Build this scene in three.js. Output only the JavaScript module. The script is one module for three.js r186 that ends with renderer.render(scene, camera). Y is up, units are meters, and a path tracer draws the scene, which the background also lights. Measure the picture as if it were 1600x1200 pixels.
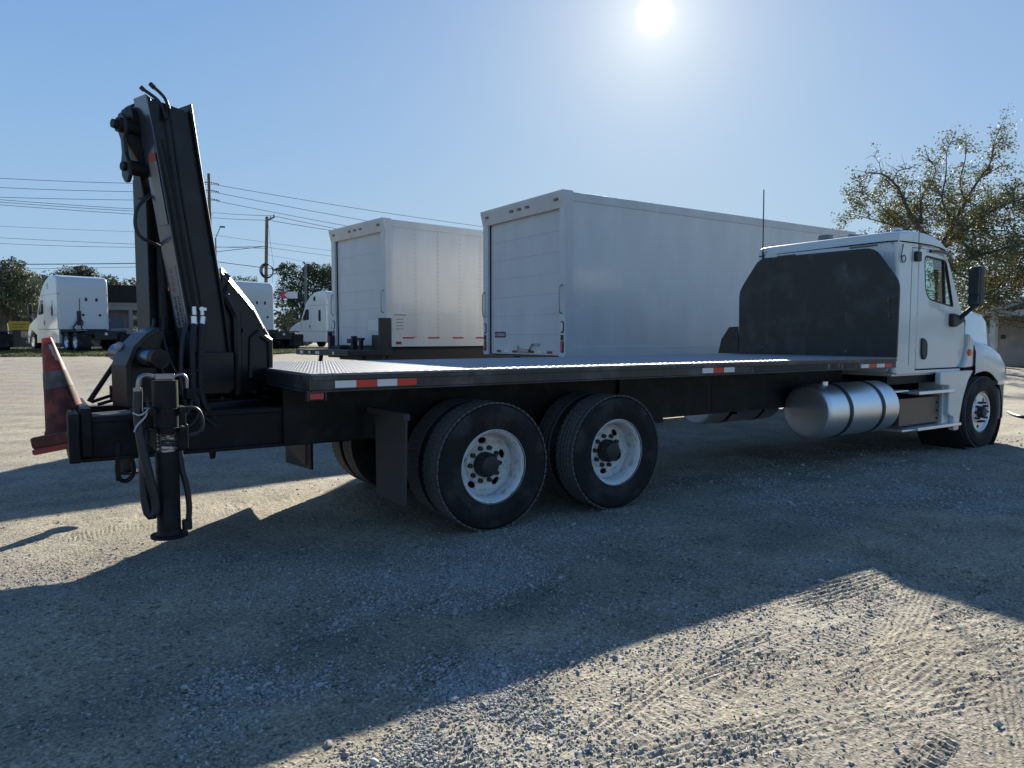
import * as THREE from 'three';
import { RoundedBoxGeometry } from 'three/addons/geometries/RoundedBoxGeometry.js';
import { mergeGeometries } from 'three/addons/utils/BufferGeometryUtils.js';

// ------------------------------------------------------------------ camera, sky, sun, exposure
const scene = new THREE.Scene();
const CAM = new THREE.Vector3(-3.0354, 1.5641, 6.0464), YAW = 0.5839, PITCH = -0.0649, FPX = 1115.6;
const FWD = new THREE.Vector3(Math.sin(YAW) * Math.cos(PITCH), Math.sin(PITCH), -Math.cos(YAW) * Math.cos(PITCH));
const RGT = new THREE.Vector3().crossVectors(FWD, new THREE.Vector3(0, 1, 0)).normalize();
const UPV = new THREE.Vector3().crossVectors(RGT, FWD);
const camera = new THREE.PerspectiveCamera(2 * Math.atan(600 / FPX) * 180 / Math.PI, 4 / 3, 0.05, 900);
camera.position.copy(CAM); camera.lookAt(CAM.clone().add(FWD)); scene.add(camera);

const renderer = new THREE.WebGLRenderer({ antialias: true });
renderer.toneMapping = THREE.LinearToneMapping;
const EXPOSURE = 2.35;
renderer.toneMappingExposure = EXPOSURE;
renderer.shadowMap.enabled = true;

const SUN = new THREE.Vector3(1.632, 1, -1.665).normalize();
const sun = new THREE.DirectionalLight(new THREE.Color().setRGB(1, 0.935, 0.82), 5);
sun.position.copy(SUN).multiplyScalar(60); sun.castShadow = true;
sun.shadow.camera.left = sun.shadow.camera.bottom = -40; sun.shadow.camera.right = sun.shadow.camera.top = 40; sun.shadow.camera.far = 200;
sun.shadow.radius = 1.1;
scene.add(sun); scene.add(sun.target);

{ // clear winter sky: pale at the horizon, deep blue overhead, a bright aureole round the sun
  const W = 1024, H = 512, d = new Float32Array(W * H * 4);
  const stops = [[-90, .28, .36, .46], [0, .40, .575, .74], [6, .355, .55, .765], [15, .25, .452, .75], [28, .14, .325, .675], [50, .079, .205, .50], [90, .043, .135, .395]];
  for (let j = 0; j < H; j++) {
    const el = ((j + .5) / H - .5) * 180, ce = Math.cos(el * Math.PI / 180), y = Math.sin(el * Math.PI / 180);
    let k = 0; while (k < stops.length - 2 && el > stops[k + 1][0]) k++;
    let t = (el - stops[k][0]) / (stops[k + 1][0] - stops[k][0]); t = Math.min(1, Math.max(0, t));
    for (let i = 0; i < W; i++) {
      const az = ((i + .5) / W - .5) * 2 * Math.PI, x = Math.cos(az) * ce, z = Math.sin(az) * ce;
      const g = Math.acos(Math.min(1, Math.max(-1, x * SUN.x + y * SUN.y + z * SUN.z))) * 180 / Math.PI;
      const a = Math.exp(-g / 15), b = Math.exp(-g / 3.4), c = Math.exp(-((g / .5) ** 2));
      const o = (j * W + i) * 4, glow = [.40 * a + .5 * b + 16 * c, .31 * a + .46 * b + 16 * c, .12 * a + .36 * b + 15 * c];
      for (let q = 0; q < 3; q++) d[o + q] = (stops[k][q + 1] * (1 - t) + stops[k + 1][q + 1] * t + glow[q]) / EXPOSURE;
      d[o + 3] = 1;
    }
  }
  const sky = new THREE.DataTexture(d, W, H, THREE.RGBAFormat, THREE.FloatType);
  sky.mapping = THREE.EquirectangularReflectionMapping; sky.magFilter = THREE.LinearFilter; sky.minFilter = THREE.LinearFilter; sky.needsUpdate = true;
  scene.background = sky; scene.environment = sky;
}

// ------------------------------------------------------------------ helpers
let seed = 7;
const rnd = () => { seed = (seed * 1664525 + 1013904223) >>> 0; return seed / 4294967296; };
const rr = (a, b) => a + (b - a) * rnd();
const V = (x, y, z) => new THREE.Vector3(x, y, z);
const lerp = (a, b, t) => a + (b - a) * t;
const sst = (a, b, x) => { const t = Math.min(1, Math.max(0, (x - a) / (b - a))); return t * t * (3 - 2 * t); };
const D2R = Math.PI / 180;
function at(px, py, D) { return CAM.clone().addScaledVector(FWD, D).addScaledVector(RGT, (px - 800) / FPX * D).addScaledVector(UPV, -(py - 600) / FPX * D); }
const used = {};
function numbered(n) { const k = used[n] = (used[n] ?? -1) + 1; return k ? n + '_' + String(k).padStart(3, '0') : n; }
function tag(o, label, category, group, kind) { if (label) o.userData.label = label; if (category) o.userData.category = category; if (group) o.userData.group = group; if (kind) o.userData.kind = kind; return o; }
function thing(name, label, category, pos = [0, 0, 0], turn = 0, group) {
  const o = new THREE.Group(); o.name = numbered(name); o.position.set(...pos); o.rotation.y = turn; scene.add(o);
  return tag(o, label, category, group);
}
function metricUV(g) { // uv in metres by the dominant axis of each face
  const p = g.attributes.position, n = g.attributes.normal, uv = new Float32Array(p.count * 2);
  for (let i = 0; i < p.count; i++) {
    const ax = Math.abs(n.getX(i)), ay = Math.abs(n.getY(i)), az = Math.abs(n.getZ(i));
    if (ay >= ax && ay >= az) { uv[2 * i] = p.getX(i); uv[2 * i + 1] = p.getZ(i); }
    else if (ax >= az) { uv[2 * i] = p.getZ(i); uv[2 * i + 1] = p.getY(i); }
    else { uv[2 * i] = p.getX(i); uv[2 * i + 1] = p.getY(i); }
  }
  g.setAttribute('uv', new THREE.BufferAttribute(uv, 2)); return g;
}
function prep(g, keepUV) {
  if (g.index) g = g.toNonIndexed();
  for (const k of Object.keys(g.attributes)) if (!['position', 'normal', 'uv'].includes(k)) g.deleteAttribute(k);
  if (!g.attributes.normal) g.computeVertexNormals();
  if (!keepUV || !g.attributes.uv) metricUV(g);
  g.morphAttributes = {}; g.clearGroups();
  return g;
}
function mesh(name, geos, mat, parent = scene, keepUV = false) {
  const list = (Array.isArray(geos) ? geos : [geos]).map((g) => prep(g, keepUV));
  const m = new THREE.Mesh(list.length > 1 ? mergeGeometries(list) : list[0], mat);
  m.name = parent === scene ? numbered(name) : name; m.castShadow = m.receiveShadow = true; parent.add(m); return m;
}
function each(name, geos, mat, parent = scene) { return geos.map((g) => mesh(name, [g], mat, parent)); } // one mesh per piece
function box(x0, x1, y0, y1, z0, z1, b = 0) {
  const w = x1 - x0, h = y1 - y0, d = z1 - z0, g = b ? new RoundedBoxGeometry(w, h, d, 2, Math.min(b, w / 2.01, h / 2.01, d / 2.01)) : new THREE.BoxGeometry(w, h, d);
  return g.translate((x0 + x1) / 2, (y0 + y1) / 2, (z0 + z1) / 2);
}
function cyl(axis, r0, r1, a, b, u, v, seg = 24) { // along axis from a to b at the other two coordinates
  const g = new THREE.CylinderGeometry(r1, r0, b - a, seg);
  if (axis === 'x') return g.rotateZ(-Math.PI / 2).translate((a + b) / 2, u, v);
  if (axis === 'z') return g.rotateX(Math.PI / 2).translate(u, v, (a + b) / 2);
  return g.translate(u, (a + b) / 2, v);
}
function bar(p, q, r, seg = 8) { const a = V(...p), b = V(...q), g = new THREE.CylinderGeometry(r, r, a.distanceTo(b), seg); g.applyQuaternion(new THREE.Quaternion().setFromUnitVectors(V(0, 1, 0), b.clone().sub(a).normalize())); const c = a.add(b).multiplyScalar(.5); return g.translate(c.x, c.y, c.z); }
function tube(pts, r, n = 24, seg = 8) { return new THREE.TubeGeometry(new THREE.CatmullRomCurve3(pts.map((p) => Array.isArray(p) ? V(...p) : p)), n, r, seg, false); }
function shape(pts, holes = []) { const s = new THREE.Shape(pts.map((p) => new THREE.Vector2(...p))); for (const h of holes) s.holes.push(new THREE.Path(h.map((p) => new THREE.Vector2(...p)))); return s; }
function round(pts, r, n = 4) { // rounds the corners of a polygon
  const out = [], N = pts.length;
  pts.forEach((p, i) => {
    const a = pts[(i + N - 1) % N], c = pts[(i + 1) % N], la = Math.hypot(a[0] - p[0], a[1] - p[1]), lc = Math.hypot(c[0] - p[0], c[1] - p[1]), k = Math.min(Array.isArray(r) ? r[i] : r, la / 2.05, lc / 2.05);
    const s = [p[0] + (a[0] - p[0]) / la * k, p[1] + (a[1] - p[1]) / la * k], e = [p[0] + (c[0] - p[0]) / lc * k, p[1] + (c[1] - p[1]) / lc * k];
    if (k < 1e-4) { out.push(p); return; }
    for (let j = 0; j <= n; j++) { const t = j / n; out.push([0, 1].map((q) => (1 - t) ** 2 * s[q] + 2 * t * (1 - t) * p[q] + t * t * e[q])); }
  });
  return out;
}
function extZ(pts, z0, z1, bev = 0, holes = []) { // outline in x,y pushed along z
  const g = new THREE.ExtrudeGeometry(shape(pts, holes), { depth: Math.max(z1 - z0 - 2 * bev, 1e-4), bevelEnabled: bev > 0, bevelThickness: bev, bevelSize: bev, bevelOffset: -bev, bevelSegments: bev > .03 ? 3 : 1, curveSegments: 8 });
  return g.translate(0, 0, z0 + bev);
}
function extX(pts, x0, x1, bev = 0, holes = []) { // outline given in z,y pushed along x
  return extZ(pts.map(([z, y]) => [-z, y]), x0, x1, bev, holes.map((h) => h.map(([z, y]) => [-z, y]))).rotateY(Math.PI / 2);
}
function extY(pts, y0, y1, bev = 0) { // outline given in x,z pushed up
  return extZ(pts.map(([x, z]) => [x, -z]), y0, y1, bev).rotateX(-Math.PI / 2);
}
function lathe(prof, axis = 'z', seg = 64) { const g = new THREE.LatheGeometry(prof.map(([r, h]) => new THREE.Vector2(r, h)), seg); return axis === 'z' ? g.rotateX(Math.PI / 2) : g; }

// ------------------------------------------------------------------ procedural textures
function hash(x, y, s) { let h = (x * 374761393 + y * 668265263 + s * 1442695041) | 0; h = Math.imul(h ^ (h >>> 13), 1274126177); return ((h ^ (h >>> 16)) >>> 0) / 4294967296; }
function vnoise(x, y, per, s) { // periodic value noise
  const xi = Math.floor(x), yi = Math.floor(y), fx = x - xi, fy = y - yi, u = fx * fx * (3 - 2 * fx), v = fy * fy * (3 - 2 * fy);
  const m = (a) => per ? ((a % per) + per) % per : a, x0 = m(xi), x1 = m(xi + 1), y0 = m(yi), y1 = m(yi + 1);
  const a = hash(x0, y0, s), b = hash(x1, y0, s), c = hash(x0, y1, s), d = hash(x1, y1, s);
  return a + (b - a) * u + (c - a) * v + (a - b - c + d) * u * v;
}
function fbm(x, y, per, oct, s) { let a = .5, v = 0, n = 0; for (let o = 0; o < oct; o++) { v += a * vnoise(x, y, per, s + o); n += a; x *= 2; y *= 2; if (per) per *= 2; a *= .5; } return v / n; }
function tex(size, rep, srgb, f) { // f(u,v,x,y) -> number or [r,g,b] in 0..1
  const d = new Uint8Array(size * size * 4);
  for (let y = 0; y < size; y++) for (let x = 0; x < size; x++) {
    const c = f(x / size, y / size, x, y), o = (y * size + x) * 4, k = typeof c === 'number';
    for (let q = 0; q < 3; q++) d[o + q] = Math.max(0, Math.min(255, 255 * (k ? c : c[q])));
    d[o + 3] = 255;
  }
  const t = new THREE.DataTexture(d, size, size, THREE.RGBAFormat); t.wrapS = t.wrapT = THREE.RepeatWrapping; t.magFilter = THREE.LinearFilter; t.minFilter = THREE.LinearFilter;
  t.repeat.set(1 / rep, 1 / rep); if (srgb) t.colorSpace = THREE.SRGBColorSpace; t.needsUpdate = true; return t;
}
const lin = (r, g, b) => new THREE.Color().setRGB(r, g, b);
const S = (o) => new THREE.MeshStandardMaterial(o), P = (o) => new THREE.MeshPhysicalMaterial(o);

const tGroundBump = tex(1024, 1.7, false, (u, v) => {
  const peb = Math.max(0, vnoise(u * 190, v * 190, 190, 3) - .55) * 1.3 + Math.max(0, vnoise(u * 95, v * 95, 95, 9) - .66) * 1.6;
  return .25 + .25 * fbm(u * 24, v * 24, 24, 5, 31) + .45 * peb;
});
const tGround = tex(1024, 2.3, true, (u, v) => {
  const a = fbm(u * 6, v * 6, 6, 6, 5), s = vnoise(u * 260, v * 260, 260, 8), w = vnoise(u * 120, v * 120, 120, 14);
  let k = .78 + .26 * (a - .5) + .34 * (s - .5); if (w > .8) k += .12; if (w < .16) k -= .24;
  return [k, k * .99, k * .965];
});
const tDirt = tex(512, 1.3, true, (u, v) => { // grey dust and scuffs on black paint
  const a = fbm(u * 8, v * 8, 8, 5, 40), s = fbm(u * 64, v * 10, null, 3, 44), d = vnoise(u * 180, v * 180, 180, 41);
  let k = .17 + .13 * sst(.42, .75, a) + .06 * s; if (d > .93) k += .14;
  return [k, k * 1.01, k * 1.0];
});
const tRack = tex(1024, 2.7, true, (u, v) => { // blotched, oil-stained rubber sheet
  const a = .5 * fbm(u * 5, v * 7, null, 6, 61) + .5 * fbm(u * 21, v * 15, null, 4, 63), b = fbm(u * 16, v * 40, null, 3, 66), d = vnoise(u * 220, v * 220, 220, 69), band = Math.exp(-(((u - .21 + .02 * (a - .5)) / .018) ** 2)) * sst(.45, .7, fbm(v * 30, u * 60, null, 3, 71));
  let k = .135 + .1 * sst(.42, .7, a) + .06 * (b - .5) + .13 * band * b * 1.6; if (d > .95) k += .05;
  return [k, k, k * .96];
});
const tWhite = tex(512, 2.1, true, (u, v) => { const a = fbm(u * 6, v * 3, null, 5, 80), s = fbm(u * 90, v * 4, null, 3, 84); const k = .93 + .08 * (a - .5) - .03 * sst(.62, .8, s) * sst(.4, .7, a); return [k, k * .995, k * .975]; });
const tTread = tex(512, 1, false, (u, v) => { // v across the tread, u around
  const z = .03 * Math.abs(((u * 64) % 1) - .5); let h = 1;
  for (const c of [.2, .4, .6, .8]) if (Math.abs(v - c - (z - .0075) * 1.2) < .018) h = 0;
  if (((u * 64 + (v > .5 ? .5 : 0) + Math.abs(v - .5)) % 1) < .12) h = Math.min(h, .35);
  return h;
});
const tBark = tex(256, .8, true, (u, v) => { const k = .55 + .6 * (fbm(u * 18, v * 5, null, 5, 90) - .5); return [k, k * .93, k * .84]; });
const tPlaster = tex(256, 3, true, (u, v) => { const k = .9 + .16 * (fbm(u * 9, v * 9, 9, 5, 95) - .5); return [k, k, k]; });
const tAsphalt = tex(512, 4, true, (u, v) => { const k = .8 + .3 * (fbm(u * 20, v * 20, 20, 5, 97) - .5) + .2 * (vnoise(u * 200, v * 200, 200, 98) - .5); return [k, k, k]; });
const tStreak = tex(512, 2, true, (u, v) => { const s = fbm(u * 60, v * 9, null, 4, 115), m = fbm(u * 9, v * 3, null, 3, 118), k = .2 + .08 * (s - .5) + .34 * sst(.52, .75, s) * sst(.45, .62, m); return [k, k * .985, k * .9]; });
const tScratch2 = tex(256, .5, true, (u, v) => { const k = .55 + .45 * sst(.35, .5, fbm(u * 9, v * 9, 9, 5, 117)); return [k, k, k * .98]; });
const tRim = tex(256, .4, true, (u, v) => { const a = fbm(u * 7, v * 7, 7, 5, 120), d = vnoise(u * 60, v * 60, 60, 121), k = .97 - .16 * sst(.5, .75, a) - (d > .9 ? .18 : 0), w = sst(.6, .8, a); return [k, k * (1 - .05 * w), k * (1 - .12 * w)]; });
const tWave = tex(256, 3.1, false, (u, v) => fbm(u * 4, v * 4, 4, 3, 140));
const tScratch = tex(256, .35, true, (u, v) => { const k = .25 + .75 * sst(.5, .68, fbm(u * 7, v * 40, null, 4, 110)); return [k, k, k * .97]; });

// ------------------------------------------------------------------ materials
const M = {
  black: S({ color: lin(.8, .81, .84), map: tDirt, roughness: .4 }),
  frame: P({ color: lin(.2, .2, .205), map: tDirt, roughness: .55, specularIntensity: .55 }),
  crane: P({ color: lin(.115, .12, .14), map: tDirt, roughness: .42, specularIntensity: .6, clearcoat: .25, clearcoatRoughness: .25 }),
  craneGloss: P({ color: lin(.12, .14, .18), metalness: .7, roughness: .28, clearcoat: .6, clearcoatRoughness: .1 }),
  rack: S({ color: lin(.9, .9, .88), map: tRack, roughness: .45 }),
  rubber: P({ color: lin(.4, .395, .39), map: tDirt, roughness: .8, specularIntensity: .6 }),
  tread: S({ color: lin(.115, .113, .11), roughness: .85, bumpMap: tTread, bumpScale: .014 }),
  hose: S({ color: lin(.018, .018, .02), roughness: .5 }),
  rim: S({ color: lin(.72, .72, .7), map: tRim, roughness: .42 }),
  hub: S({ color: lin(.02, .02, .021), roughness: .55 }),
  alum: S({ color: lin(.8, .81, .82), metalness: 1, roughness: .42 }),
  alumRim: S({ color: lin(.74, .75, .77), metalness: .45, roughness: .36 }),
  steel: S({ color: lin(.3, .3, .31), metalness: 1, roughness: .4 }),
  scratched: S({ color: lin(.5, .5, .5), map: tScratch, metalness: .6, roughness: .45 }),
  deck: S({ color: lin(.19, .192, .195), metalness: .3, roughness: .62 }),
  deckTread: S({ color: lin(.34, .34, .34), metalness: .4, roughness: .52 }),
  cab: P({ color: lin(.62, .66, .63), roughness: .35, clearcoat: 1, clearcoatRoughness: .06 }),
  cabGap: S({ color: lin(.015, .015, .016), roughness: .8 }),
  plastic: S({ color: lin(.02, .0205, .022), roughness: .55 }),
  greyPlastic: S({ color: lin(.12, .125, .13), roughness: .55 }),
  glass: P({ color: lin(.82, .9, .87), roughness: .02, transmission: 1, thickness: 0, ior: 1.5 }),
  glassDark: P({ color: lin(.03, .035, .04), roughness: .08, clearcoat: 1, clearcoatRoughness: .03 }),
  dimLens: P({ color: lin(.12, .02, .025), roughness: .3, clearcoat: .6 }),
  redLens: P({ color: lin(.42, .012, .03), roughness: .25, clearcoat: .8 }),
  amberLens: P({ color: lin(.7, .14, .02), roughness: .25, clearcoat: .8 }),
  clearLens: P({ color: lin(.6, .6, .6), roughness: .2, clearcoat: .8 }),
  tapeRed: S({ color: lin(.66, .045, .025), roughness: .45 }),
  tapeDull: S({ color: lin(.26, .025, .025), roughness: .55 }),
  tapeWhite: S({ color: lin(.72, .72, .68), roughness: .45 }),
  seat: S({ color: lin(.25, .03, .03), roughness: .9 }),
  boxWhite: P({ color: lin(.68, .685, .69), map: tWhite, bumpMap: tWave, bumpScale: .02, roughness: .38, clearcoat: .6, clearcoatRoughness: .16 }),
  boxDoor: S({ color: lin(.66, .67, .69), map: tWhite, roughness: .5 }),
  boxTrim: S({ color: lin(.66, .67, .68), map: tWhite, roughness: .42 }),
  chassis: S({ color: lin(.014, .0145, .016), roughness: .6 }),
  rivet: S({ color: lin(.32, .32, .33), metalness: .5, roughness: .5 }),
  bark: S({ color: lin(.34, .3, .26), map: tBark, roughness: .95 }),
  sand: S({ color: lin(1, 1, 1), map: tGround, bumpMap: tGroundBump, bumpScale: .012, roughness: .95, vertexColors: true }),
};
const leafMat = (r, g, b, t = .4) => P({ color: lin(r, g, b), roughness: .7, transmission: t, thickness: 0, side: THREE.DoubleSide, vertexColors: true });

// ------------------------------------------------------------------ the ground
function DL(x, z) { const dx = x - CAM.x, dz = z - CAM.z, s = Math.sin(YAW), c = Math.cos(YAW); return [dx * s - dz * c, dx * c + dz * s]; } // depth ahead of the viewpoint, offset to its right
function rise(x, z) { const [d, l] = DL(x, z); return sst(12, 38, d) * lerp(.85, .22, sst(-8, 12, l)) - .045 * sst(2, 8.5, x) * sst(-6, -1, z) * sst(9, 5, z); }
const tracks = []; // tyre prints in the loose sand: start, heading, length, width, pattern
const TR = [[-4.2, -1.2, -6, 4.2, .3, 0], [-4.5, -.3, 5, 3, .28, 1], [-5, -7, 4, 9, .35, 0], [-6, -9, -4, 12, .4, 0], [-2.2, 3.9, 3, 4.6, .2, 0], [-1.7, 4.35, 14, 4, .23, 1], [-.2, 5.0, 26, 2.6, .2, 0], [-1.2, 4.55, -3, 3.4, .21, 0], [.2, 4.9, 40, 1.6, .2, 0]];
for (let k = 0; k < 34; k++) TR.push([rr(-2.4, 1.4), rr(3.35, 5.1), rr(-24, 30), rr(1.2, 4.5), rr(.12, .26), rnd() < .75 ? 0 : rnd() < .7 ? 1 : 2]);
for (const t of TR) tracks.push({ a: rr(.35, .85), p: rr(.026, .04), x: t[0], z: t[1], c: Math.cos(t[2] * D2R), s: -Math.sin(t[2] * D2R), l: t[3], w: t[4], k: t[5] });
function detail(x, z) {
  let h = .022 * (fbm(x * 1.1 + 40, z * 1.1 + 9, null, 3, 200) - .5) + .016 * (fbm(x * 5 + 3, z * 5, null, 5, 210) - .5) + .012 * Math.max(0, fbm(x * 30, z * 30, null, 2, 260) - .56) * sst(.4, .65, fbm(x * 3, z * 3, null, 2, 270));
  let ht = 0;
  for (const t of tracks) {
    const dx = x - t.x, dz = z - t.z, u = dx * t.c + dz * t.s, v = -dx * t.s + dz * t.c;
    if (u < -.1 || u > t.l + .1 || Math.abs(v) > t.w * .62) continue;
    const wear = sst(.3, .66, fbm(u * 2.2 + t.x * 9, v * 3 + t.z * 7, null, 3, 230)), m = sst(.5, .44, Math.abs(v) / t.w) * sst(-.1, .35, u) * sst(t.l + .1, t.l - .45, u) * wear;
    const wob = .012 * fbm(u * 20, v * 20, null, 2, 240);
    let q;
    if (t.k === 0) q = .5 + .5 * Math.sin((v + 1.6 * wob) / t.p * 6.283);
    else if (t.k === 1) q = .5 + .5 * Math.sin((u + .3 * Math.sin(v * 40) * .03 + 1.5 * wob) / (t.p * 1.15) * 6.283);
    else q = Math.max(.5 + .5 * Math.sin((u + Math.sign(v) * .02 + wob) / (t.p * 1.4) * 6.283), Math.abs(v) < .02 ? 1 : 0);
    ht = lerp(ht, t.a * (-.005 + .0145 * (sst(.3, .7, q) - .4)), m); h += .002 * sst(.1, 0, Math.abs(Math.abs(v) / t.w - .53)) * wear;
  }
  return h + ht;
}
function gravelMask(x, z) { // greyer crushed stone lies in irregular patches over the tan sand, all over the yard
  const n = fbm(x * .35 + 20, z * .55 + 7, null, 4, 300), f = fbm(x * 2 + 5, z * 2.4, null, 3, 310);
  return Math.max(0, Math.min(1, (n + .35 * (f - .5) - .38) * 4));
}
function gy(x, z) { return rise(x, z) + detail(x, z); }
{
  const line = (segs) => { const a = []; for (const [s, e, st] of segs) for (let v = s; v < e - 1e-6; v += st) a.push(v); return a; };
  const geo = (s, e, n) => { const a = []; for (let i = 0; i < n; i++) a.push(s * Math.pow(e / s, i / (n - 1))); return a; };
  const far = geo(14, 420, 26);
  const xs = [...far.map((v) => -v).reverse(), ...line([[-13.5, -5, .3], [-5, -2.9, .04], [-2.9, 2.1, .0105], [2.1, 5, .035], [5, 14, .25]]), ...far.map((v) => v)].sort((a, b) => a - b);
  const zs = [...far.map((v) => -v).reverse(), ...line([[-13.5, -5, .25], [-5, 0, .07], [0, 3.1, .03], [3.1, 5.3, .0105], [5.3, 8, .1], [8, 14, .5]]), ...far.map((v) => v)].sort((a, b) => a - b);
  const nx = xs.length, nz = zs.length, pos = new Float32Array(nx * nz * 3), uv = new Float32Array(nx * nz * 2), col = new Float32Array(nx * nz * 3), idx = [];
  for (let j = 0; j < nz; j++) for (let i = 0; i < nx; i++) {
    const x = xs[i], z = zs[j], o = j * nx + i, near = Math.abs(x) < 14 && Math.abs(z) < 14;
    pos.set([x, near ? gy(x, z) : rise(x, z), z], o * 3); uv.set([x, z], o * 2);
    const g = gravelMask(x, z), m = fbm(x * .5, z * .8 + 50, null, 4, 320), st = fbm(x * .25 + 9, z * 1.6, null, 3, 330), b = .92 + .3 * (m - .5) - .18 * sst(.58, .72, st);
    const f = sst(28, 44, DL(x, z)[0]);
    col.set([lerp(lerp(.475, .405, g), .38, f) * b, lerp(lerp(.424, .37, g), .35, f) * b, lerp(lerp(.316, .3, g), .285, f) * b], o * 3);
    if (i < nx - 1 && j < nz - 1) idx.push(o, o + nx, o + 1, o + 1, o + nx, o + nx + 1);
  }
  const g = new THREE.BufferGeometry();
  g.setAttribute('position', new THREE.BufferAttribute(pos, 3)); g.setAttribute('uv', new THREE.BufferAttribute(uv, 2)); g.setAttribute('color', new THREE.BufferAttribute(col, 3));
  g.setIndex(new THREE.BufferAttribute(new Uint32Array(idx), 1)); g.computeVertexNormals();
  const m = new THREE.Mesh(g, M.sand); m.name = 'ground'; m.receiveShadow = m.castShadow = true; scene.add(m); tag(m, null, null, null, 'structure');
}
{ // crushed stone and pebbles
  const g = new THREE.IcosahedronGeometry(1, 1), p = g.attributes.position;
  for (let i = 0; i < p.count; i++) { const x = p.getX(i), y = p.getY(i), z = p.getZ(i), k = .75 + .5 * vnoise(x * 1.4 + 5, y * 1.4 + z * 2 + 9, null, 400); p.setXYZ(i, x * k, y * k * .62, z * k * .8); }
  g.computeVertexNormals();
  const N = 90000, im = new THREE.InstancedMesh(g, S({ color: lin(1, 1, 1), roughness: .9 }), N), mt = new THREE.Matrix4(), q = new THREE.Quaternion(), e = new THREE.Euler();
  let n = 0; const c = new THREE.Color();
  for (let tries = 0; n < N && tries < 1600000; tries++) {
    const d = 2.0 * Math.pow(9, rnd()), a = YAW + rr(-.85, .85), x = CAM.x + Math.sin(a) * d, z = CAM.z - Math.cos(a) * d;
    let sp = .03; for (const [hx, hz, hr] of [[-2.7, 2.9, 1.5], [-.9, 2.3, 1.3], [1.3, 1.9, 1.7], [4.2, 2, 2.2], [8, 3, 3], [-4.5, 1, 1.6]]) sp += Math.exp(-((x - hx) ** 2 + (z - hz) ** 2) / (hr * hr)); // where the loads of stone were tipped
    const gm = gravelMask(x, z) * Math.min(1, sp); if (rnd() > .008 + .92 * gm * gm * (.3 + .7 * sst(.35, .6, fbm(x * 3, z * 3, null, 2, 410)))) continue;
    let s = .0026 + .006 * Math.pow(rnd(), 2.8); if (rnd() < .004) s = rr(.010, .019); if (d > 7) s *= 1.4;
    e.set(rr(-.5, .5), rr(0, 6.28), rr(-.5, .5)); mt.compose(V(x, gy(x, z) + s * .25, z), q.setFromEuler(e), V(s * rr(.8, 1.3), s * rr(.7, 1.1), s * rr(.8, 1.3)));
    im.setMatrixAt(n, mt); const k = rr(.22, .44) * (rnd() < .12 ? .6 : 1); im.setColorAt(n, c.setRGB(k, k * rr(.93, 1), k * rr(.8, .94))); n++;
  }
  im.count = n; im.name = 'gravel'; im.castShadow = im.receiveShadow = true; scene.add(im); tag(im, 'loose grey gravel and pebbles scattered over the sandy yard', 'gravel', null, 'stuff');
}
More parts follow.
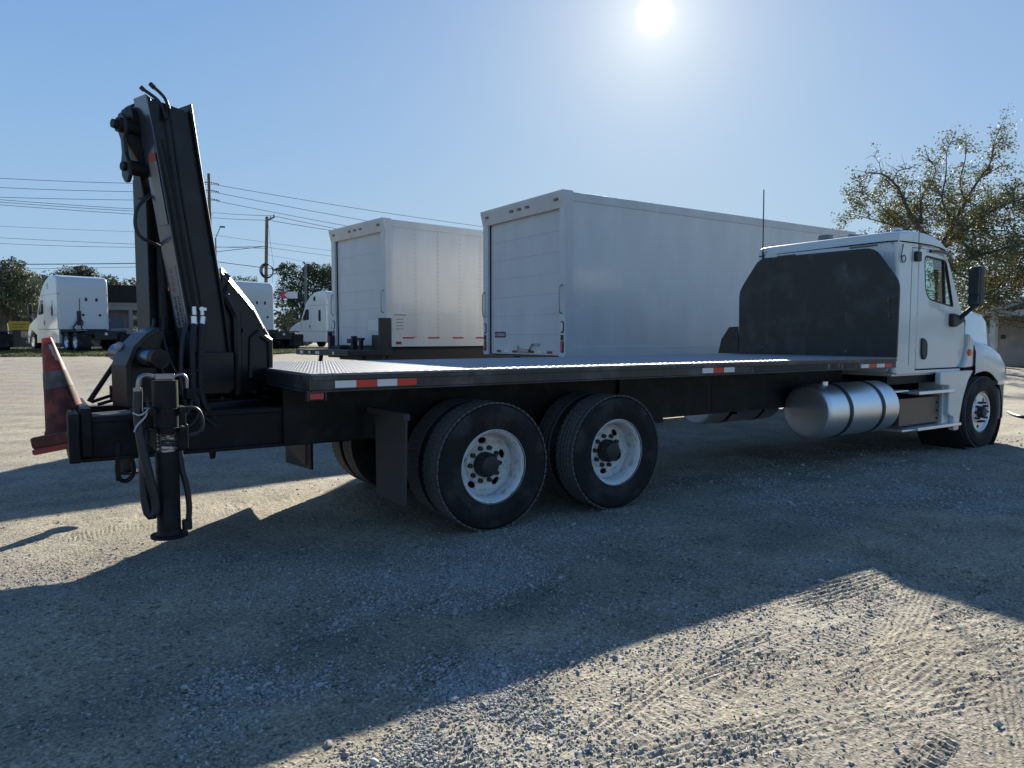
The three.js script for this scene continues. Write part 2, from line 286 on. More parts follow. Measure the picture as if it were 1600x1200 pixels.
// ------------------------------------------------------------------ the flatbed truck with its crane
const truck = thing('flatbed_truck', 'long black flatbed truck with white day cab and folded black crane at its rear', 'truck');
const DY = 1.318, HZ = 1.25, DR = -1.5, DF = 5.9;
{ // deck and its frame
  const deck = mesh('deck', box(DR, DF, 1.303, DY, -HZ, HZ), M.deck, truck);
  mesh('deck_rail', [box(DR, DF, 1.200, 1.302, 1.19, HZ - .006, .006), box(DR + .002, DF, 1.27, 1.302, 1.2, HZ + .004, .004), box(DR, DF, 1.190, 1.2, 1.12, HZ + .002)], M.black, truck);
  mesh('deck_rail', [box(DR, DF, 1.19, 1.302, -HZ, -1.19, .006)], M.black, truck);
  mesh('rear_crossmember', [box(DR - .012, DR + .06, 1.2, 1.302, -1.188, 1.188, .006), box(DR - .03, DR + .06, 1.188, 1.2, -1.24, 1.24), box(DR - .014, DR, 1.205, 1.3, 1.19, 1.25)], M.black, truck);
  const cm = []; for (let x = DR + .3; x < DF - .1; x += .406) cm.push(box(x, x + .06, 1.12, 1.30, -.53, .53));
  cm.push(box(DR + .1, DF, 1.0, 1.19, .36, .5), box(DR + .1, DF, 1.0, 1.19, -.5, -.36));
  mesh('crossmember', cm, M.frame, truck);
  for (const s of [1, -1]) mesh('frame_rail', [box(-2.83, 8.9, .72, 1.0, s * .43 - .04, s * .43 + .04, .008), box(-2.83, 1.9, .99, 1.03, s * .43 - .06, s * .43 + .06, .006), box(-2.84, -1.5, .735, .75, s * .44 - .07, s * .44 + .07)], M.frame, truck);
  each('side_skirt', [box(-1.49, 1.9, .74, 1.19, .485, .52), box(1.91, 3.3, .7, 1.19, .5, .56), box(3.304, 5.85, .7, 1.19, .5, .56), box(-1.49, 5.85, .74, 1.19, -.56, -.5)], M.frame, truck);
  mesh('tool_tray', [box(2.2, 2.6, .64, .72, .2, .5)], M.frame, truck);
  { const dm = new THREE.OctahedronGeometry(1, 0), im = new THREE.InstancedMesh(dm, M.deckTread, 12400), mt = new THREE.Matrix4(), q = new THREE.Quaternion(); let n = 0; for (let i = 0; i < 185; i++) for (let j = 0; j < 62; j++) { const odd = (i + j) % 2; q.setFromEuler(new THREE.Euler(0, odd ? .785 : -.785, 0)); mt.compose(V(DR + .03 + i * .04, DY, -HZ + .03 + j * .04), q, V(.021, .003, .0075)); if (n < 12400) im.setMatrixAt(n++, mt); } im.count = n; im.name = 'tread_pattern'; im.castShadow = im.receiveShadow = true; deck.add(im); tag(im, null, null, null, 'stuff'); }
  mesh('rear_plate', [box(-2.9, -2.83, .73, 1.06, -.56, .56, .012), box(-2.83, -2.76, .76, 1.09, -.5, .52, .012)], M.frame, truck);
  // reflective strips
  const strip = (x0, x1, y0, y1, kinds) => { const w = (x1 - x0) / kinds.length; [...kinds].forEach((k, i) => mesh('reflector', box(x0 + i * w, x0 + (i + 1) * w - .002, y0, y1, HZ - .004, HZ - .001), k === 'r' ? M.tapeRed : M.tapeWhite, truck)); };
  strip(-1.335, -.71, 1.215, 1.265, 'wrwr'); strip(2.37, 2.845, 1.215, 1.265, 'wrw'); strip(5.12, 5.8, 1.2, 1.245, 'wrwr');
  mesh('worn_rail_face', [box(3.1, 5.08, 1.203, 1.266, HZ - .007, HZ - .0045)], S({ color: lin(1, 1, 1), map: tStreak, roughness: .7 }), truck);
  const ml = mesh('marker_lamp', [box(-1.515, -1.41, 1.135, 1.188, 1.2, 1.243, .01)], M.redLens, truck);
  mesh('lamp_bracket', [box(-1.405, -1.395, 1.13, 1.19, 1.19, 1.245), box(-1.53, -1.395, 1.185, 1.19, 1.18, 1.25), box(-1.53, -1.518, 1.13, 1.19, 1.19, 1.245)], M.black, ml);
  // mud flaps
  mesh('mud_flap', [extX(round([[.67, .3], [1.2, .3], [1.23, .97], [.66, .97]], .02), -.80, -.78), box(-.815, -.765, .95, 1.0, .45, 1.24)], S({ color: lin(.05, .045, .042), roughness: .8 }), truck);
  mesh('mud_flap', [extX([[-.4, .35], [-1.22, .3], [-1.24, 1.17], [-.4, 1.17]], -.99, -.97), box(-1.0, -.95, .95, 1.0, -1.25, -.45)], M.rubber, truck);  // far flap, widened inwards and raised to block sun leaking under the frame
  mesh('mud_plate', [extX([[-.3, .78], [-.3, .58], [.16, .5], [.2, .78]], -1.22, -1.2)], S({ color: lin(.05, .048, .045), roughness: .7 }), truck);
  mesh('drain_valve', [cyl('y', .05, .05, .69, .74, -1.95, .2, 12), cyl('y', .02, .03, .63, .7, -1.95, .2, 10), bar([-2.03, .72, .2], [-1.85, .72, .2], .015)], M.frame, truck);
  // suspension and axles
  mesh('axle', [0, 1.32].flatMap((x) => [cyl('z', .075, .075, -.9, .9, x, .52), new THREE.SphereGeometry(.22, 20, 14).translate(x, .52, 0)]).concat([box(-.5, 1.8, .62, .72, .38, .5, .02), box(-.5, 1.8, .62, .72, -.5, -.38, .02), box(.5, .82, .5, .95, .35, .5), box(.5, .82, .5, .95, -.5, -.35), cyl('x', .05, .05, 1.5, 6.8, .72, 0)]), M.frame, truck);
  each('brake_chamber', [cyl('x', .09, .09, -.42, -.2, .66, -.55), cyl('x', .09, .09, -.42, -.2, .66, .5)], M.frame, truck);
  mesh('axle', [cyl('z', .06, .06, -1, 1, 8.42, .45), box(8.36, 8.48, .38, .48, -.8, .8)], M.frame, truck);
}
// wheels
function tyreGeo(w, r, rimR) {
  const h = w / 2, p = [[rimR, -h * .78], [rimR + .012, -h * .86], [rimR + .03, -h * .9], [rimR + .06, -h], [rimR + .1, -h * 1.04], [rimR + .102, -h * 1.055], [rimR + .118, -h * 1.055], [rimR + .12, -h * 1.03], [r - .05, -h * .99], [r - .022, -h * .93], [r - .006, -h * .86]];
  return [lathe(p.concat(p.slice().reverse().map(([a, b]) => [a, -b])), 'z', 72)];
}
function treadGeo(w, r) {
  const h = w / 2 * .87, prof = [], gr = [-.56, -.19, .19, .56]; prof.push([r - .008, -h]);
  prof.push([r, -h * .97]);
  for (const g of gr) { const c = g * h; prof.push([r + .001, c - .009], [r - .016, c - .007], [r - .016, c + .007], [r + .001, c + .009]); }
  prof.push([r, h * .97], [r - .008, h]);
  const g = new THREE.LatheGeometry(prof.map(([a, b]) => new THREE.Vector2(a, b)), 96), uv = g.attributes.uv, p = g.attributes.position;
  for (let i = 0; i < uv.count; i++) uv.setXY(i, uv.getX(i), p.getY(i) / (2 * h) + .5);
  return g.rotateX(Math.PI / 2);
}
// shoulder blocks: short lateral lugs on both edges of the tread
function lugGeo(w, r) { const out = []; const n = 60; for (let i = 0; i < n; i++) for (const s of [-1, 1]) { const g = new THREE.BoxGeometry(.040, .014, .028).translate(0, r - .0035, s * (w / 2 * .87 - .006)); out.push(g.rotateZ((i + (s > 0 ? .5 : 0)) / n * 2 * Math.PI)); } return out; }
function discGeo(holeN, holeR, hw, hh, r0, r1, z0, z1, rot = 0) {
  const circle = (r, n) => Array.from({ length: n }, (_, i) => [r * Math.cos(i / n * 2 * Math.PI), r * Math.sin(i / n * 2 * Math.PI)]);
  const holes = [circle(r0, 32)];
  for (let k = 0; k < holeN; k++) { const a = rot + k / holeN * 2 * Math.PI; holes.push(Array.from({ length: 16 }, (_, i) => { const t = i / 16 * 2 * Math.PI, u = holeR + hw * Math.cos(t), v = hh * Math.sin(t); return [u * Math.cos(a) - v * Math.sin(a), u * Math.sin(a) + v * Math.cos(a)]; })); }
  return extZ(circle(r1, 64), z0, z1, .003, holes);
}
const spin = (geos, n, r, rot = 0) => { const out = []; for (let k = 0; k < n; k++) for (const g of geos()) out.push(g.translate(r, 0, 0).rotateZ(rot + k / n * 2 * Math.PI)); return out; };
function rearWheel(x, side, rot) { // dual pair; local +z points outwards
  const zo = 1.075, T = .262;
  const w = mesh('wheel', [
    lathe([[.299, .125], [.306, .121], [.305, .112], [.285, .108], [.272, .085], [.262, .06], [.258, -.02], [.262, -.045], [.285, -.1], [.30, -.125]]),
    lathe([[.258, -.03], [.245, -.052], [.230, -.059]]),
    discGeo(5, .197, .026, .04, .07, .231, -.075, -.058, .35),
    lathe([[.168, -.056], [.165, -.044], [.155, -.04], [.06, -.04]])], M.rim, truck);
  w.position.set(x, .52, side * zo); if (side < 0) w.rotation.y = Math.PI; w.rotateZ(rot);
  mesh('tyre', tyreGeo(T, .515, .288), M.rubber, w); mesh('tyre_tread', [treadGeo(T, .522)], M.tread, w, true); tag(mesh('tread_lugs', lugGeo(T, .522), M.tread, w, false), null, null, null, 'stuff');
  each('lug_nut', spin(() => [cyl('z', .021, .019, -.045, -.012, 0, 0, 10)], 10, .14), M.hub, w);
  mesh('hub', [lathe([[0, .075], [.03, .075], [.075, .07], [.082, .06], [.084, .03], [.1, .024], [.104, .0], [.104, -.05]], 'z', 32), ...spin(() => [cyl('z', .011, .011, .02, .04, 0, 0, 6)], 8, .093)], M.hub, w);
  const inner = mesh('tyre', tyreGeo(T, .515, .288).map((g) => g.translate(0, 0, -.335)), M.rubber, w); mesh('tyre_tread', [treadGeo(T, .522).translate(0, 0, -.335)], M.tread, w, true);
  mesh('inner_rim', [lathe([[.30, -.215], [.27, -.23], [.26, -.3], [.1, -.2], [.05, -.2]]), lathe([[.30, -.46], [.26, -.43], [.25, -.36], [.05, -.36]])], M.frame, w);
  return w;
}
rearWheel(0, 1, 0); rearWheel(1.32, 1, .55); rearWheel(0, -1, .3); rearWheel(1.32, -1, .8);
function frontWheel(side) {
  const w = mesh('wheel', [
    lathe([[.298, .125], [.305, .121], [.304, .112], [.282, .106], [.268, .085], [.262, .07]]),
    discGeo(5, .215, .026, .036, .085, .265, .06, .078, .9), lathe([[.17, .078], [.166, .086], [.155, .09], [.07, .09]])], M.alumRim, truck);
  w.position.set(8.42, .478, side * 1.045); if (side < 0) w.rotation.y = Math.PI;
  mesh('tyre', tyreGeo(.28, .512, .288), M.rubber, w); mesh('tyre_tread', [treadGeo(.28, .519)], M.tread, w, true); tag(mesh('tread_lugs', lugGeo(.28, .519), M.tread, w), null, null, null, 'stuff');
  mesh('inner_rim', [lathe([[.29, -.125], [.25, -.1], [.25, .05], [.1, .02], [.05, .02]])], M.frame, w);
  each('lug_nut', spin(() => [cyl('z', .017, .014, .088, .15, 0, 0, 10)], 10, .143), M.plastic, w);
  mesh('hub', [lathe([[0, .17], [.06, .168], [.082, .15], [.085, .06]], 'z', 24)], M.hub, w);
}
frontWheel(1); frontWheel(-1);
{ // headache rack across the deck, its foot plates and the rail behind it
  const rk = mesh('headache_rack', [extX(round([[-1.14, DY + .001], [1.268, DY + .001], [1.275, 2.255], [.94, 2.705], [-.8, 2.725], [-1.15, 2.266]], [0, 0, .1, .12, .12, .1]), 5.85, 5.885, .004)], M.rack, truck);
  mesh('rack_wing', [extX([[-1.535, DY + .002], [-1.478, 1.538], [-1.33, 1.727], [-1.17, 1.734], [-1.145, DY + .002]], 5.853, 5.88, .003)], M.rack, rk);
  each('rack_post', [box(5.89, 5.95, DY, 2.6, -.9, -.82), box(5.89, 5.95, DY, 2.6, .8, .88), box(5.89, 5.95, DY, 2.2, -.05, .05)], M.frame, rk);
  each('rack_rivet', [[-.85, 1.42], [-.7, 1.43], [.6, 1.38]].map(([z, y]) => cyl('x', .008, .006, 5.838, 5.852, y, z, 8)), M.steel, rk);
  const hang = []; for (let k = 0; k < 26; k++) { const z = 1.13 + .045 * rnd(), y = 1.78 + .3 * rnd(); hang.push(new THREE.IcosahedronGeometry(rr(.006, .013), 0).translate(5.84, y, z)); }
  tag(mesh('chain', hang, S({ color: lin(.17, .16, .13), roughness: .6, metalness: .4 }), rk), null, null, null, 'stuff');
}
{ // fuel tanks
  const tank = (z, mat) => {
    const t = mesh('fuel_tank', [lathe([[0, 4.598], [.2, 4.598], [.285, 4.602], [.312, 4.612], [.326, 4.632], [.33, 4.66], [.33, 6.06], [.325, 6.09], [.30, 6.11], [0, 6.115]], 'z', 64).rotateY(Math.PI / 2).translate(0, .675, z)], mat, truck);
    for (const x of [5.02, 5.72]) mesh('tank_strap', [lathe([[.331, x - .035], [.336, x - .035], [.336, x + .035], [.331, x + .035]], 'z', 48).rotateY(Math.PI / 2).translate(0, .675, z), box(x - .04, x + .04, .6, 1.02, Math.sign(z) * .5 - .03, Math.sign(z) * .5 + .03)], M.plastic, t);
    mesh('filler_cap', [cyl('y', .045, .045, .985, 1.035, 4.86, z + .06, 20)], M.alum, t);
    mesh('tank_bracket', [box(4.98, 5.06, .5, .74, Math.sign(z) * .47 - .03, Math.sign(z) * .56 + .03)], M.frame, t);
  };
  tank(.88, M.alum);
  tank(-.86, S({ color: lin(.6, .6, .6), metalness: .3, roughness: .5 }));
}
// ---- the crane, in its own slewed axes (x along the pins, z towards the yard)
{
  const cr = mesh('crane', [
    box(-.34, .5, .92, 1.08, -.4, .34, .02), cyl('y', .34, .36, 1.0, 1.1, .1, -.05, 40),
    extZ(round([[-.19, 1.09], [-.19, 1.75], [-.03, 1.9], [.1, 2.094], [.367, 1.803], [.505, 1.575], [.51, 1.24], [.478, 1.085]], [.02, .02, .02, .02, .04, .06, .1, .1]), -.38, .26, .06)], M.crane, truck);
  cr.position.set(-2.0, 0, 0); cr.rotation.y = 20 * D2R;
  { // chamfer plates added along the sloping shoulder, its sunlit sheen painted as light grey
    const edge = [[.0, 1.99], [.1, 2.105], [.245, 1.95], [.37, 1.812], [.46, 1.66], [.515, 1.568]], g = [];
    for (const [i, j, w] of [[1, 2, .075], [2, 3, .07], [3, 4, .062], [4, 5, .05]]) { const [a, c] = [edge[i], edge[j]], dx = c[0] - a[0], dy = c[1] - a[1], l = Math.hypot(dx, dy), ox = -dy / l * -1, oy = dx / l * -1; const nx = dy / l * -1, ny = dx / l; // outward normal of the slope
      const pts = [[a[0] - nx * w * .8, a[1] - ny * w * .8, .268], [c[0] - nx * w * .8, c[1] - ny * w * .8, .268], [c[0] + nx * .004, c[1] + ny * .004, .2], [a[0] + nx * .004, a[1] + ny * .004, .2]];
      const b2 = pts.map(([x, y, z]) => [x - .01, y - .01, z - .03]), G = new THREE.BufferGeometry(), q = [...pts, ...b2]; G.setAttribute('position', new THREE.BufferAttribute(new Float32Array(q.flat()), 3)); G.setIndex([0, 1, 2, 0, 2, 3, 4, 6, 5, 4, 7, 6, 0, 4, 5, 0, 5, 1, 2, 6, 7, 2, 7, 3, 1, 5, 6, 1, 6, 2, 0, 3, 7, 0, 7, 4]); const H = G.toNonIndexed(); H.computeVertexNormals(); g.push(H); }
    each('sheen_plate', g, S({ color: lin(.34, .34, .33), map: tScratch2, roughness: .45, metalness: .3, side: THREE.DoubleSide }), cr);
  }
  const rec = [[.285, 1.572], [.362, 1.629], [.492, 1.552], [.492, 1.242], [.391, 1.184], [.271, 1.241]];
  mesh('column_panel', [extZ(rec, .25, .285, .012, [rec.map(([x, y]) => [.388 + (x - .388) * .8, 1.4 + (y - 1.4) * .84])])], M.crane, cr);
  mesh('column_rib', [extZ(round([[.135, 1.10], [.135, 1.72], [.03, 1.9], [.09, 1.93], [.2, 1.76], [.2, 1.10]], .03), .25, .31, .02)], M.crane, cr);
  mesh('cover_plate', [extZ(round([[-.2, 1.14], [-.2, 1.46], [.105, 1.455], [.105, 1.17], [.06, 1.13]], .02), .25, .335, .01)], M.crane, cr);
  const bm = mesh('boom', [
    extZ([[-.489, 3.237], [-.437, 2.936], [-.381, 2.571], [-.255, 1.772], [-.2, 1.42], [.104, 1.42], [.061, 1.797], [-.087, 2.734], [-.17, 3.244], [-.18, 3.2]], .13, .27, 0),
    extZ([[-.16, 3.262], [-.178, 3.25], [-.1, 2.734], [.048, 1.797], [.09, 1.43], [.106, 1.43], [.063, 1.797], [-.085, 2.734], [-.157, 3.25]], .12, .3, .006),
    extZ([[-.489, 3.237], [-.437, 2.936], [-.381, 2.571], [-.255, 1.772], [-.2, 1.42], [-.188, 1.42], [-.243, 1.772], [-.369, 2.571], [-.425, 2.936], [-.46, 3.22]], .12, .3, .003)], M.crane, cr);
  mesh('boom_side_plate', [extZ([[-.496, 3.24], [-.442, 2.936], [-.386, 2.571], [-.26, 1.772], [-.205, 1.42], [-.201, 1.42], [-.256, 1.772], [-.382, 2.571], [-.438, 2.936], [-.49, 3.24]], .125, .297, 0)], M.craneGloss, bm);
  // worn lettering down the side plate
  const cv = document.createElement('canvas'); cv.width = 512; cv.height = 96; const cx = cv.getContext('2d');
  cx.fillStyle = '#6f777c'; cx.fillRect(0, 0, 512, 96); 
  cx.lineWidth = 9; for (let k = 0; k < 17; k++) { const u = 12 + k * 13; cx.strokeStyle = k % 4 ? '#8f3a34' : '#a0706c'; cx.beginPath(); cx.moveTo(u, 34 + 14 * rnd()); cx.lineTo(u + rr(-6, 9), 62 + 14 * rnd()); cx.stroke(); }
  cx.strokeStyle = '#14171b'; cx.lineWidth = 11; for (let k = 0; k < 14; k++) { const u = 250 + k * 18; cx.beginPath(); cx.moveTo(u + rr(-5, 5), 52); cx.lineTo(u + rr(4, 16), rr(66, 92)); cx.stroke(); cx.beginPath(); cx.moveTo(u, rr(8, 18)); cx.lineTo(u + rr(-7, 12), rr(28, 42)); cx.stroke(); }
  const dt = new THREE.CanvasTexture(cv); dt.colorSpace = THREE.SRGBColorSpace;
  { const a = V(-.303, 2.08, 0), b = V(-.2335, 1.64, 0), w = .125, off = -.0035, g = new THREE.BufferGeometry();
    const pts = []; for (const [u, v] of [[0, 0], [1, 0], [1, 1], [0, 1]]) pts.push(lerp(a.x, b.x, u) + off - .004, lerp(a.y, b.y, u), .15 + w * v);
    g.setAttribute('position', new THREE.BufferAttribute(new Float32Array(pts), 3)); g.setAttribute('uv', new THREE.BufferAttribute(new Float32Array([0, 0, 1, 0, 1, 1, 0, 1]), 2)); g.setIndex([0, 1, 2, 0, 2, 3]); g.computeVertexNormals();
    mesh('lettering', g, S({ map: dt, roughness: .45 }), bm, true); }
  mesh('warning_decal', [extZ([[-.4295, 2.80], [-.398, 2.60], [-.362, 2.37], [-.3655, 2.37], [-.402, 2.60], [-.4335, 2.80]], .19, .29, 0)], S({ color: lin(.2, .2, .18), roughness: .5 }), bm);
  mesh('warning_decal', [extZ([[-.4375, 2.86], [-.4275, 2.795], [-.4325, 2.795], [-.4425, 2.86]], .2, .285, 0)], S({ color: lin(.3, .06, .035), roughness: .5 }), bm);
  for (const [o, y0] of [[.06, 2.95], [.115, 3.2]]) mesh('boom_pipe', [tube([[-.489 + o + .03, y0, .315], [-.381 + o, 2.571, .315], [-.31 + o, 2.12, .315], [-.255 + o, 1.772, .315]], .009, 24, 6)], M.frame, bm);
  mesh('pipe_fitting', [bar([-.2, 1.79, .315], [-.2, 1.73, .318], .017), bar([-.14, 1.79, .315], [-.14, 1.73, .318], .017), box(-.165, -.11, 1.765, 1.785, .3, .33), bar([-.205, 1.72, .318], [-.205, 1.64, .322], .022, 10), bar([-.135, 1.72, .318], [-.15, 1.64, .322], .022, 10)], M.alum, bm);
  mesh('head_plate', [extZ(round([[-.575, 3.07], [-.565, 2.98], [-.40, 2.72], [-.37, 2.6], [-.32, 2.62], [-.36, 3.0], [-.44, 3.235], [-.475, 3.2], [-.5, 3.14]], .015), .06, .105, .006), extZ(round([[-.5, 3.19], [-.43, 2.75], [-.41, 2.58], [-.36, 2.58], [-.40, 3.05], [-.45, 3.24]], .01), -.06, .05, .006)], M.crane, cr);
  mesh('sheave', [cyl('x', .075, .075, -.52, -.47, 3.115, .08, 24)], M.frame, cr);
  const lk = mesh('link', [extX(round([[.05, 3.0], [.045, 3.09], [.08, 3.13], [.12, 3.13], [.155, 3.09], [.15, 3.0], [.125, 2.95], [.125, 2.86], [.15, 2.80], [.155, 2.70], [.12, 2.655], [.08, 2.655], [.045, 2.70], [.05, 2.80], [.075, 2.86], [.075, 2.95]], .012), -.566, -.538, .006)], M.crane, cr);
  lk.rotation.z = .06; lk.position.set(.17, .04, 0);
  mesh('pin', [cyl('x', .05, .05, -.6, -.4, 3.045, .1, 18), cyl('x', .032, .032, -.635, -.6, 3.045, .1, 8)], M.frame, cr);
  mesh('pin', [cyl('x', .052, .052, -.545, -.34, 2.765, .1, 18), cyl('x', .032, .032, -.58, -.545, 2.765, .1, 8)], M.frame, cr);
  const jb = mesh('jib', [box(-.372, -.22, 1.5, 2.72, -.16, 0, .006), box(-.378, -.362, 1.48, 2.74, -.17, .02, .004), box(-.25, -.2, 1.5, 2.6, -.02, .03, .004)], M.crane, cr);
  mesh('jib_cylinder', [cyl('y', .04, .04, 1.45, 2.25, -.285, .05, 16), cyl('y', .022, .022, 2.2, 2.6, -.285, .05, 12)], M.frame, cr);
  mesh('jib_foot', [box(-.37, -.18, 1.38, 1.62, -.1, .09, .02)], M.crane, cr);
  mesh('hose', [tube([[-.36, 2.62, .1], [-.417, 2.566, .1], [-.479, 2.489, .1], [-.5, 2.396, .1], [-.489, 2.32, .1], [-.454, 2.279, .1], [-.372, 2.251, .1], [-.302, 2.212, .1], [-.25, 2.1, .1]], .013, 40, 8)], M.hose, cr);
  mesh('hose', [tube([[-.30, 2.2, .08], [-.25, 2.05, .1], [-.22, 1.85, .1]], .009, 12, 6)], M.hose, cr);
  mesh('hose', [tube([[-.46, 3.299, .2], [-.425, 3.274, .22], [-.381, 3.223, .26], [-.36, 3.1, .31]], .012, 16, 8), bar([-.475, 3.315, .19], [-.455, 3.295, .2], .016)], M.hose, cr);
  mesh('hose', [tube([[-.396, 3.339, .2], [-.365, 3.303, .23], [-.344, 3.241, .28], [-.33, 3.1, .315]], .012, 16, 8), bar([-.405, 3.355, .19], [-.39, 3.33, .21], .017)], M.hose, cr);
  // corrugated hoses from the boom fittings down to the deck frame
  const corr = (pts, r) => { const c = new THREE.CatmullRomCurve3(pts.map((p) => V(...p))), out = [tube(pts, r * .86, 60, 10)], n = Math.floor(c.getLength() / .016); for (let i = 1; i < n; i++) { const p = c.getPointAt(i / n), t = c.getTangentAt(i / n); out.push(new THREE.TorusGeometry(r * .82, r * .22, 4, 10).applyQuaternion(new THREE.Quaternion().setFromUnitVectors(V(0, 0, 1), t)).translate(p.x, p.y, p.z)); } return out; };
  mesh('hose', corr([[-.21, 1.66, .325], [-.26, 1.5, .38], [-.27, 1.3, .4], [-.26, 1.12, .4], [-.2, .98, .42], [-.05, .88, .44], [.1, .93, .44], [.14, 1.0, .4]], .026), M.hose, cr);
  mesh('hose', corr([[-.15, 1.66, .325], [-.195, 1.5, .38], [-.215, 1.3, .4], [-.21, 1.15, .4], [-.17, 1.02, .42], [-.05, .92, .44], [.08, .96, .42]], .028), M.hose, cr);
  mesh('hose', [tube([[-.25, 1.66, .3], [-.31, 1.5, .33], [-.33, 1.25, .35], [-.3, 1.05, .36]], .02, 20, 8)], M.hose, cr);
  mesh('swing_housing', [extZ(round([[-.69, 1.09], [-.69, 1.37], [-.64, 1.49], [-.54, 1.585], [-.46, 1.62], [-.36, 1.62], [-.36, 1.09]], [0, .04, .05, .05, .04, 0, 0]), .12, .2, .01), extZ([[-.70, 1.09], [-.70, 1.375], [-.645, 1.5], [-.545, 1.6], [-.46, 1.635], [-.46, 1.6], [-.53, 1.57], [-.62, 1.48], [-.665, 1.37], [-.665, 1.09]], .1, .32, .004)], M.crane, cr);
  const sw = mesh('swing_cylinder', [bar([-.55, 1.425, .43], [-.62, 1.46, .0], .06, 28)], M.craneGloss, cr); mesh('cylinder_cap', [bar([-.545, 1.423, .47], [-.552, 1.426, .42], .064, 28), bar([-.5, 1.40, .42], [-.5, 1.40, .1], .05, 20)], M.crane, sw);
  mesh('grease_cap', [new THREE.SphereGeometry(.034, 16, 12).translate(-.645, 1.5, .12)], S({ color: lin(.3, .3, .3), roughness: .55 }), cr);
  mesh('valve_bank', [box(-.33, -.2, 1.12, 1.2, .3, .42, .008)], M.frame, cr);
  for (let i = 0; i < 5; i++) mesh('valve_lever', [bar([-.32 + i * .03, 1.2, .36], [-.33 + i * .03, 1.32, .4], .006, 6), new THREE.SphereGeometry(.011, 8, 6).translate(-.33 + i * .03, 1.325, .402)], M.hub, cr);
  mesh('hose', [tube([[-.28, 1.12, .4], [-.35, 1.02, .45], [-.45, .98, .42], [-.5, 1.08, .36], [-.46, 1.25, .33]], .014, 24, 7)], M.hose, cr);
  mesh('hose', [tube([[-.24, 1.12, .41], [-.3, .98, .48], [-.44, .9, .46], [-.56, .98, .38], [-.58, 1.15, .34]], .012, 24, 7)], M.hose, cr);
  mesh('hose', [tube([[-.36, 1.7, .05], [-.42, 1.5, .14], [-.4, 1.3, .25], [-.32, 1.15, .33]], .014, 24, 7)], M.hose, cr);
  mesh('hose', [tube([[-.3, 1.72, .08], [-.37, 1.55, .2], [-.36, 1.35, .3], [-.28, 1.2, .36]], .012, 24, 7)], M.hose, cr);
  mesh('turntable', [cyl('y', .2, .2, 1.0, 1.5, -.3, -.02, 28)], M.crane, cr);
  mesh('base_plate', [box(-.66, .5, .93, 1.0, -.42, .4, .015)], M.frame, cr);
  for (const [x, y] of [[.02, 1.1], [.3, 1.13], [.42, 1.15], [.22, 1.62]]) mesh('bolt', [cyl('z', .016, .016, .25, .3, x, y, 6)], M.hub, cr);
  mesh('stabilizer_beam', [box(-.46, -.27, .86, 1.02, -1.3, 1.18, .01).rotateY(-20 * D2R)], M.frame, cr);
}
